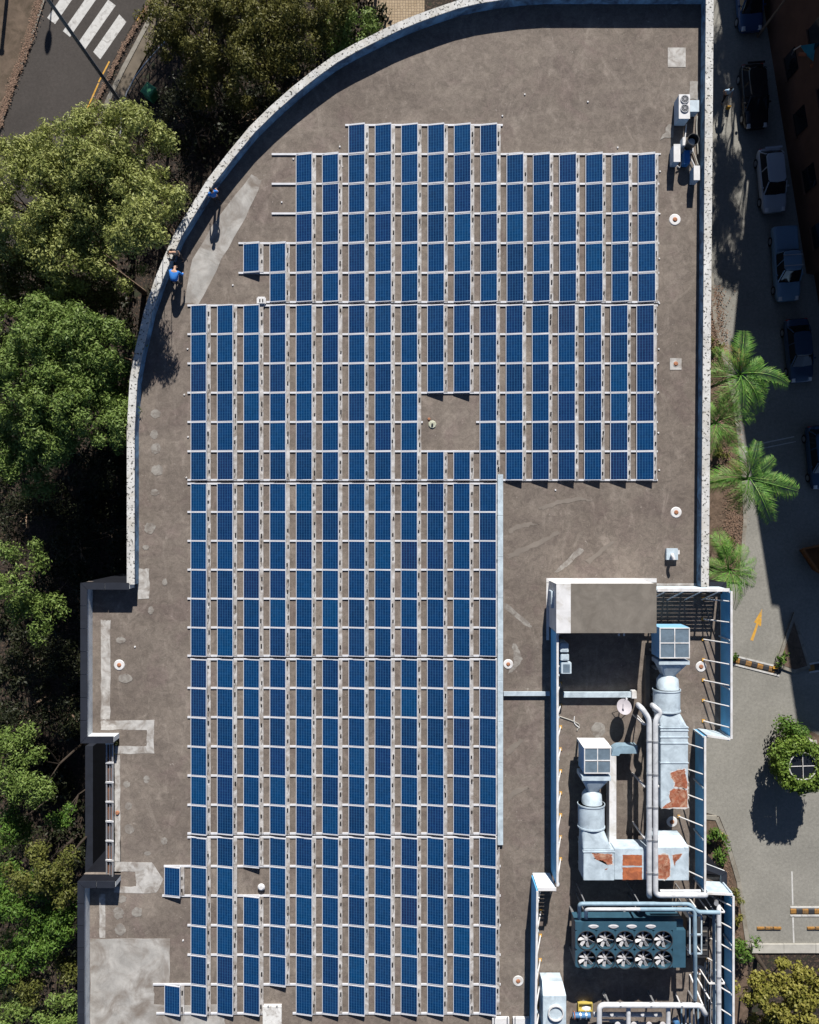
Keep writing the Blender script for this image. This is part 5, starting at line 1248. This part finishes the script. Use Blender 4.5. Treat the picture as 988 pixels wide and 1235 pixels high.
MB().loft([[Vector((x*.43,y*.43,.95)) for x,y in ((-1,-1),(1,-1),(1,1),(-1,1))],[Vector((x*.34,y*.34,1.06)) for x,y in ((-1,-1),(1,-1),(1,1),(-1,1))]]).build('lid', M['green_box'], t, org=(0,0,0))
MB().bx(-.03,.03,-.40,-.375,.4,.6).build('handle', M['steel'], t, org=(0,0,0))

# ------------------------------------------------------------------ vegetation
import numpy as np
def quads_mesh(name, pts, mat):
    """pts: (n,4,3) array of leaf corners"""
    n = len(pts); me = bpy.data.meshes.new(name)
    me.vertices.add(n*4); me.vertices.foreach_set('co', pts.reshape(-1).astype(np.float32))
    me.loops.add(n*4); me.loops.foreach_set('vertex_index', np.arange(n*4, dtype=np.int32))
    me.polygons.add(n); me.polygons.foreach_set('loop_start', np.arange(0, n*4, 4, dtype=np.int32))
    try: me.polygons.foreach_set('loop_total', np.full(n, 4, dtype=np.int32))
    except Exception: pass
    me.materials.append(mat); me.update(calc_edges=True); me.validate(); return me
def leaves(nr, centers, rb, per, L, Wd, up=.35):
    """leaf quads on fluffy shells round the clump centres"""
    out = []
    for c, r in zip(centers, rb):
        k = int(per*r*r); d = nr.normal(size=(k,3)); d[:,2] += up; d /= np.linalg.norm(d, axis=1)[:,None]
        p = c + d*(r*(.25+.95*nr.random((k,1))**.8))*np.array([1,1,.85])
        nrm = d + nr.normal(size=(k,3))*.55; nrm /= np.linalg.norm(nrm, axis=1)[:,None]
        u = np.cross(nrm, nr.normal(size=(k,3))); u /= np.linalg.norm(u, axis=1)[:,None]; v = np.cross(nrm, u)
        s = (.65+.7*nr.random((k,1)))
        u = u*L*s/2; v = v*Wd*s/2
        out.append(np.stack([p-u, p-v*1.0-u*.1, p+u, p+v*1.0-u*.1], 1))
    return np.concatenate(out)
def tree(label, px, zc, Rr, mat, seed, cat='tree', name='gum_tree', thick=.55, clump=.85, per=760, L=.21, Wd=.075, spread=1.0, group='trees along the west side', limbs=6, dens=1.0, bark='bark'):
    nr = np.random.default_rng(seed); r = random.Random(seed); base = W(px[0], px[1], zc); base.z = 0
    t = thing(name, label, cat, base[:], 0, group)
    n = max(6, int(dens*3.0*(Rr/clump)**2)); cs = []; rb = []
    for i in range(n):
        a = r.uniform(0, 6.2832); q = math.sqrt(r.random())*spread; wob_ = 1 + .26*math.sin(3*a+seed) + .16*math.sin(5*a+2*seed) + .1*math.sin(9*a+seed)
        rr = q*Rr*wob_*.88
        z = zc + Rr*thick*(math.sqrt(max(0, 1-min(1,q)**2))*r.uniform(.35,1.0) - .35 + r.uniform(-.1,.1)) 
        cs.append(np.array([rr*math.cos(a), rr*math.sin(a), z])); rb.append(clump*r.uniform(.55,1.15))
    pts = leaves(nr, cs, rb, per, L, Wd)
    o = bpy.data.objects.new('crown', quads_mesh('crown', pts, mat)); col.objects.link(o); o.parent = t
    mb = MB(); k = max(.06, Rr*.045); bend_ = (r.uniform(-.3,.3), r.uniform(-.3,.3))
    fork = Vector((bend_[0], bend_[1], zc*.62))
    mb.tube([(0,0,-.02),(bend_[0]*.3,bend_[1]*.3,zc*.3),fork], [k*1.35,k*1.05,k*.85], 9)
    for i in range(limbs):
        e = Vector(cs[(i*7) % n]); m = fork.lerp(e, .5) + Vector((r.uniform(-.3,.3), r.uniform(-.3,.3), -.25))
        mb.tube([fork-Vector((0,0,.1)), m, e], [k*.62,k*.4,k*.16], 6)
        for j in (1, 2):
            e2 = Vector(cs[(i*7+3*j+1) % n])
            if (e2-m).length < Rr*.9: mb.tube([m, m.lerp(e2,.5)+Vector((0,0,-.1)), e2], [k*.34,k*.2,k*.09], 5)
    mb.build('trunk', M[bark], t, smooth=True, org=(0,0,0))
    return t
TR = [
 ('large grey green gum tree nearest the zebra crossing', (118,192), 12, 4.0, 'gum'),
 ('grey green gum tree at the left edge over the road', (42,240), 12, 4.0, 'gum'),
 ('grey green gum tree leaning towards the standing person', (168,238), 12, 2.5, 'gum'),
 ('gum tree in the middle of the grey green group, partly shaded', (98,290), 11, 3.4, 'gum'),
 ('small gum treetop touching the curved parapet by the people', (166,279), 14.9, 1.4, 'gum'),
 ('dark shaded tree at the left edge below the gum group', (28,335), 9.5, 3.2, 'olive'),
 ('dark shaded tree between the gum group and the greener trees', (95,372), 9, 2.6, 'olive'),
 ('broad green tree at the left edge, upper of the greener group', (45,425), 12, 3.9, 'gum2'),
 ('green tree close to the parapet bend, upper of the greener group', (108,425), 11.5, 2.6, 'gum2'),
 ('broad green tree in the middle of the greener group', (78,488), 11.5, 3.6, 'gum2'),
 ('small green tree nearest the straight west parapet', (128,476), 9.5, 1.8, 'gum2'),
 ('shaded green tree at the bottom left of the greener group', (18,540), 9.5, 2.8, 'gum2'),
 ('lit treetop alone at the left edge beside the dark woodland', (10,692), 9, 2.1, 'gum2'),
 ('small lit treetop below the lone one in the dark woodland', (40,745), 8, 1.6, 'gum2'),
 ('small green treetop at the left edge level with the louvre frame', (8,905), 9, 1.8, 'gum2'),
 ('yellowish treetop left of the louvre frame', (40,938), 9, 1.9, 'gum2'),
 ('tiny treetop standing alone in shade left of the louvre frame', (74,980), 7, 1.0, 'bright'),
 ('tiny treetop at the left edge below the louvre frame trees', (14,1000), 7, 1.3, 'bright'),
 ('yellow olive tree below the louvre frame', (60,1052), 10, 2.1, 'gold2'),
 ('feathery deep green tree at the left edge near the bottom', (14,1085), 9.5, 2.3, 'bright'),
 ('deep green tree beside the slate coping near the bottom', (76,1110), 9, 1.7, 'bright'),
 ('deep green tree between its neighbours near the bottom left', (44,1135), 8.5, 1.8, 'bright'),
 ('small green tree at the left edge close to the bottom', (8,1160), 8.5, 1.6, 'bright'),
 ('small yellowish treetop beside the slate coping close to the bottom', (76,1166), 8, 1.1, 'gold2'),
 ('small yellowish treetop near the bottom left corner', (30,1182), 8, 1.3, 'gold2'),
 ('treetop cut by the bottom edge beside the slate coping', (76,1222), 8, 1.5, 'gum2'),
 ('treetop cut by the bottom left corner', (10,1232), 8, 1.5, 'gum2'),
]
M['gold2'] = leaf_material('olive_gold_leaves', (0.085, 0.100, 0.022), (0.130, 0.140, 0.032), (0.180, 0.175, 0.050))
for i, (lab, px, zc, Rr, m) in enumerate(TR):
    tree(lab, px, zc, Rr, M[m], 100+i, clump=.60 if i < 12 else .55, dens=(1.8 if i == 4 else 1.05) if i < 12 else .72, thick=.68, limbs=6 if i < 12 else 3, bark='bark' if i < 5 else 'bark_d')
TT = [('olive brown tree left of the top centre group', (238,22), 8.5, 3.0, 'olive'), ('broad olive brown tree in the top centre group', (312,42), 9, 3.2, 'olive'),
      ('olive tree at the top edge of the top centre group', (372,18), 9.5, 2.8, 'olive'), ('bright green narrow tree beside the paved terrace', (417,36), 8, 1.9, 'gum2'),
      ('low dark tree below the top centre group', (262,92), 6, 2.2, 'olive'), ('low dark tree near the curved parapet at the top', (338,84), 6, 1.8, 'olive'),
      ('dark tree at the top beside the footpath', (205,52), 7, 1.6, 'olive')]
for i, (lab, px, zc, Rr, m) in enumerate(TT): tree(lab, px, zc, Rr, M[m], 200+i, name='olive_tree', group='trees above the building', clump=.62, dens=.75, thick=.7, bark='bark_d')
tree('yellow green bushy tree at the bottom right corner', (952,1204), 5, 2.7, M['gold'], 301, name='leafy_tree', group='trees by the car park', clump=.42, per=700, L=.22, Wd=.15, bark='bark_d', dens=.9)
tree('yellow green bush cut by the bottom edge beside the blue screen', (918,1240), 3.5, 1.1, M['gold'], 302, name='leafy_tree', group='trees by the car park', clump=.42, per=700, L=.22, Wd=.15, bark='bark_d')
for i, (gx, gy) in enumerate(((914,44),(904,-62),(890,-160),(896,-215),(899,-5))):
    q = G(gx, gy); k = 957/(57-10); px = (494+q.x*k, 617.5-q.y*k)
    tree(('street tree just outside the top right corner shading the lane', 'street tree above the top edge shading the upper lane', 'street tree far above the top edge closest to the parapet', 'street tree furthest above the top right corner', 'street tree between the two nearest ones above the top right corner')[i], px, 10, 1.7, M['gum2'], 310+i, name='street_tree', group='street trees in the lane', clump=.7)

for i in range(9):
    q = G(205+32*i, -95+rng.uniform(-40,60)); k = 957/(57-8.0); px = (494+q.x*k, 617.5-q.y*k)
    tree('tree beyond the top edge shading the woodland north of the parapet', px, 8.0, 2.9, M['olive'], 330+i, name='olive_tree', group='trees beyond the top edge', clump=1.0, per=260)
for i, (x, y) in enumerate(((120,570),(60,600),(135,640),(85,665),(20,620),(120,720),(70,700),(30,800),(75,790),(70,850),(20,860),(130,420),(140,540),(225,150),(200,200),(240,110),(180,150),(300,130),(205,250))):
    tree('low woodland tree with leaves darkened to imitate black shade', (x, y), 4.2, 1.9, M['under'], 360+i, name='understory_tree', group='low trees in the shaded woodland', clump=.8, per=220, limbs=4)

# low growth under the trees: nobody could count it
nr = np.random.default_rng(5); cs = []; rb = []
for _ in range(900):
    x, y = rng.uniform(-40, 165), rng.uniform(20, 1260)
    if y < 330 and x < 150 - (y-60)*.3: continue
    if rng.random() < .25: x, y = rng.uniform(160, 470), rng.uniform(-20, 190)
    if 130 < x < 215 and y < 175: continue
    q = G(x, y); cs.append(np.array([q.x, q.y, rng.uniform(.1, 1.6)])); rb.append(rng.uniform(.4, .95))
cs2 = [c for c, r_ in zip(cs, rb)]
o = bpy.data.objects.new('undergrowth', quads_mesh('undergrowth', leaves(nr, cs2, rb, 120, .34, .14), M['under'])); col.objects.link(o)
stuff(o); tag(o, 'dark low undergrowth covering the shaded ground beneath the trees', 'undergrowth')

def shrub(label, px, zc, r_, mat, seed, L=.3, Wd=.1, per=300):
    nr = np.random.default_rng(seed); q = W(px[0], px[1], zc); t = thing('shrub', label, 'shrub', (q.x, q.y, .1), 0, 'shrubs in the garden beds')
    R2 = random.Random(seed); cs = [np.array([R2.gauss(0,r_*.4), R2.gauss(0,r_*.4), max(.15, zc-.2+R2.uniform(-.3,.2))]) for _ in range(7)]
    o = bpy.data.objects.new('foliage', quads_mesh('foliage', leaves(nr, cs, [r_*R2.uniform(.35,.6) for _ in cs], per, L, Wd), mat)); col.objects.link(o); o.parent = t
    mb = MB()
    for c in cs[:5]: mb.tube([(0,0,0),(c[0]*.5,c[1]*.5,c[2]*.6),tuple(c)], [.03,.02,.01], 5)
    mb.build('stem', M['bark'], t, org=(0,0,0))
for i, a in enumerate((('green shrub at the head of the lower garden bed beside the blue screen', (864,1006), 1.0, .75, 'bright'), ('small yellowish shrub on the kerb side of the lower garden bed', (873,1008), .7, .4, 'gold'),
        ('spiky green shrub in the middle of the lower garden bed', (872,1032), .9, .7, 'bright'), ('shrub in the lower garden bed by the dark coping corner', (886,1080), .8, .55, 'gold2'),
        ('yellow shrub wedged against the kerb above the tufted one', (892,1110), .7, .45, 'gold'), ('large tufted green shrub at the lower end of the garden bed', (895,1142), 1.2, 1.0, 'bright'),
        ('small green shrub on the triangular traffic island', (944,795), .5, .45, 'bright'), ('low brown green plant at the foot of the second palm', (880,655), .5, .6, 'gold2'),
        ('low plant between the two upper palms by the parapet', (868,545), .6, .6, 'gold2'), ('tiny weed beside the speed hump end at the building', (886,792), .3, .3, 'bright'),
        ('low dry plant at the kerb top below the lit lane', (864,420), .5, .5, 'gold2'))):
    shrub(a[0], a[1], a[2], a[3], M[a[4]], 400+i)

# palms
def frond_mesh(seed, L, mat, droop):
    r = random.Random(seed); mb = MB(); N = 16; P = []
    for i in range(N+1):
        s = i/N; P.append(Vector((L*s*(1-.12*s*droop), .06*math.sin(2.2*s+seed), .55*L*s*(1-.55*s) - droop*.55*L*s**2.4)))
    mb.tube(P, [.03*(1-.85*i/N)+.004 for i in range(N+1)], 5)
    n = 30
    for i in range(n):
        s = .12 + .87*i/n; k = s*N; i0 = min(int(k), N-1); p = P[i0].lerp(P[i0+1], k-i0); d = (P[i0+1]-P[i0]).normalized()
        ln = (.66*math.sin(math.pi*min(1, .16+s*.78))**.6 + .06)*r.uniform(.75,1.1)
        for sd in (-1, 1):
            side = d.cross(Vector((0,0,1))).normalized()*sd
            dr = (side*.85 + d*.6 + Vector((0,0,-.12-.3*r.random()))).normalized(); wd = d*.022
            m = p + dr*ln*.55 + Vector((0,0,.03)); e = p + dr*ln + Vector((0,0,-.14*ln))
            mb.add([p-wd*.6, m-wd, e, m+wd], [(0,1,2,3)])
    return mb.mesh('frond', mat)
FM = [frond_mesh(s, 2.25, M['palm'], dr) for s, dr in ((1,.9),(2,1.3),(3,.6))]; FD = frond_mesh(4, 2.0, M['drypalm'], 1.7)
def palm(label, px, zc, sc, seed, n=15):
    r = random.Random(seed); b = W(px[0], px[1], zc); t = thing('palm_tree', label, 'palm', (b.x,b.y,.09), 0, 'palms between parapet and lane')
    mb = MB(); mb.tube([(0,0,0),(.05,.03,zc*.4),(0,0,zc-.2)], [.16,.12,.10], 10)
    tr = mb.build('trunk', M['palmbark'], t, smooth=True, org=(0,0,0))
    MB().tube([(0,0,zc-.9),(0,0,zc-.1)], [.13,.05], 10).build('crownshaft', M['palm'], t, smooth=True, org=(0,0,0))
    for k in range(n):
        a = 6.2832*k/n*1.0 + r.uniform(-.25,.25); s = sc*r.uniform(.62,1.18); el = r.uniform(-.5,.4) if k % 3 else r.uniform(.3,1.0)
        me = FD if (k == 5 and seed % 2) else FM[k % 3]
        inst('frond', me, t, (0,0,zc-.15), (r.uniform(-.35,.35), -el*.5, a), (s,s,s))
palm('topmost palm reaching over the lane from the right parapet', (893,452), 7.5, 1.3, 1)
palm('palm tucked against the right parapet, second from the top', (864,510), 7.0, 1.1, 2, 14)
palm('palm with the widest crown, third from the top', (903,577), 7.5, 1.3, 3)
palm('lowest palm beside the top right corner of the plant yard', (880,688), 7.0, 1.25, 4)

M['vine'] = leaf_material('vine_leaves', (0.085, 0.150, 0.022), (0.140, 0.215, 0.034), (0.200, 0.270, 0.055))
# round vine arbour on the car park island
c = G(966,915); ccx, ccy = c.x, c.y
o = MB().disc(c, 2.35, 0.0, .13, 40).build('planter_island', M['kerb']); struct(o)
o = MB().disc(c, 2.1, .13, .16, 40).build('island_mulch', M['soil']); struct(o)
HA = 2.9
cc = W(968,924,HA)
t = thing('vine_arbour', 'round vine covered arbour with a cross barred opening above the car park island', 'arbour', (cc.x, cc.y, .15))
O = Vector((cc.x, cc.y, .15))
for k in range(6):
    a = 6.2832*k/6+.2; x, y = cc.x+1.15*math.cos(a), cc.y+1.15*math.sin(a)
    MB().tube([(x,y,.15),(x,y,HA-.1)], .06, 8).build('post', M['white'], t)
MB().ring(cc, .96, .90, HA-.05, HA+.08, 36).build('opening_ring', M['coping'], t)
for a in (0.0, math.pi/2):
    d = Vector((math.cos(a+.03), math.sin(a+.03), 0))*.95
    MB().bar(Vector((cc.x,cc.y,HA+.0+.05*(a>0)))-d, Vector((cc.x,cc.y,HA+.05*(a>0)))+d, .035, .04).build('cross_bar', M['white'], t)
for k in range(4):
    a0 = math.pi/2*k+.03; P = [(cc.x+.03*math.cos(a0+.78), cc.y+.03*math.sin(a0+.78))] + [(cc.x+.91*math.cos(a0+.04+(math.pi/2-.08)*j/8), cc.y+.91*math.sin(a0+.04+(math.pi/2-.08)*j/8)) for j in range(9)]
    MB().prism(P, HA-.06, HA-.03).build('pane', M['glass'], t)
nr = np.random.default_rng(77); R2 = random.Random(77); cs = []; rb = []
for k in range(150):
    a = R2.uniform(0, 6.2832); q = R2.uniform(1.1, 1.72); cs.append(np.array([q*math.cos(a), q*math.sin(a), HA-.15-.35*max(0,q-1.4)+R2.uniform(-.35,.1)])); rb.append(R2.uniform(.22,.40))
for k in range(40):
    a = R2.uniform(0, 6.2832); cs.append(np.array([1.4*math.cos(a), 1.4*math.sin(a), R2.uniform(1.0,HA-.4)])); rb.append(R2.uniform(.25,.4))
o = bpy.data.objects.new('vine_foliage', quads_mesh('vine_foliage', leaves(nr, cs, rb, 900, .17, .12), M['vine'])); col.objects.link(o); o.parent = t
shrub('bright green bush on the island behind the round arbour', (962,888), 1.4, 1.35, M['bright'], 480, .17, .12, 800)
c = W(963,893,1.0); t = thing('park_bench', 'pale stone bench slab between bush and round arbour', 'bench', (c.x,c.y,.15), rad(8))
MB().bx(-.85,.85,-.18,.18,1.7,1.8).build('slab', M['concrete_l'], t, org=(0,0,0), bevel=.02)
for s in (-.6,.6): MB().bx(s-.1,s+.1,-.14,.14,.0,1.7).build('leg', M['concrete_l'], t, org=(0,0,0))
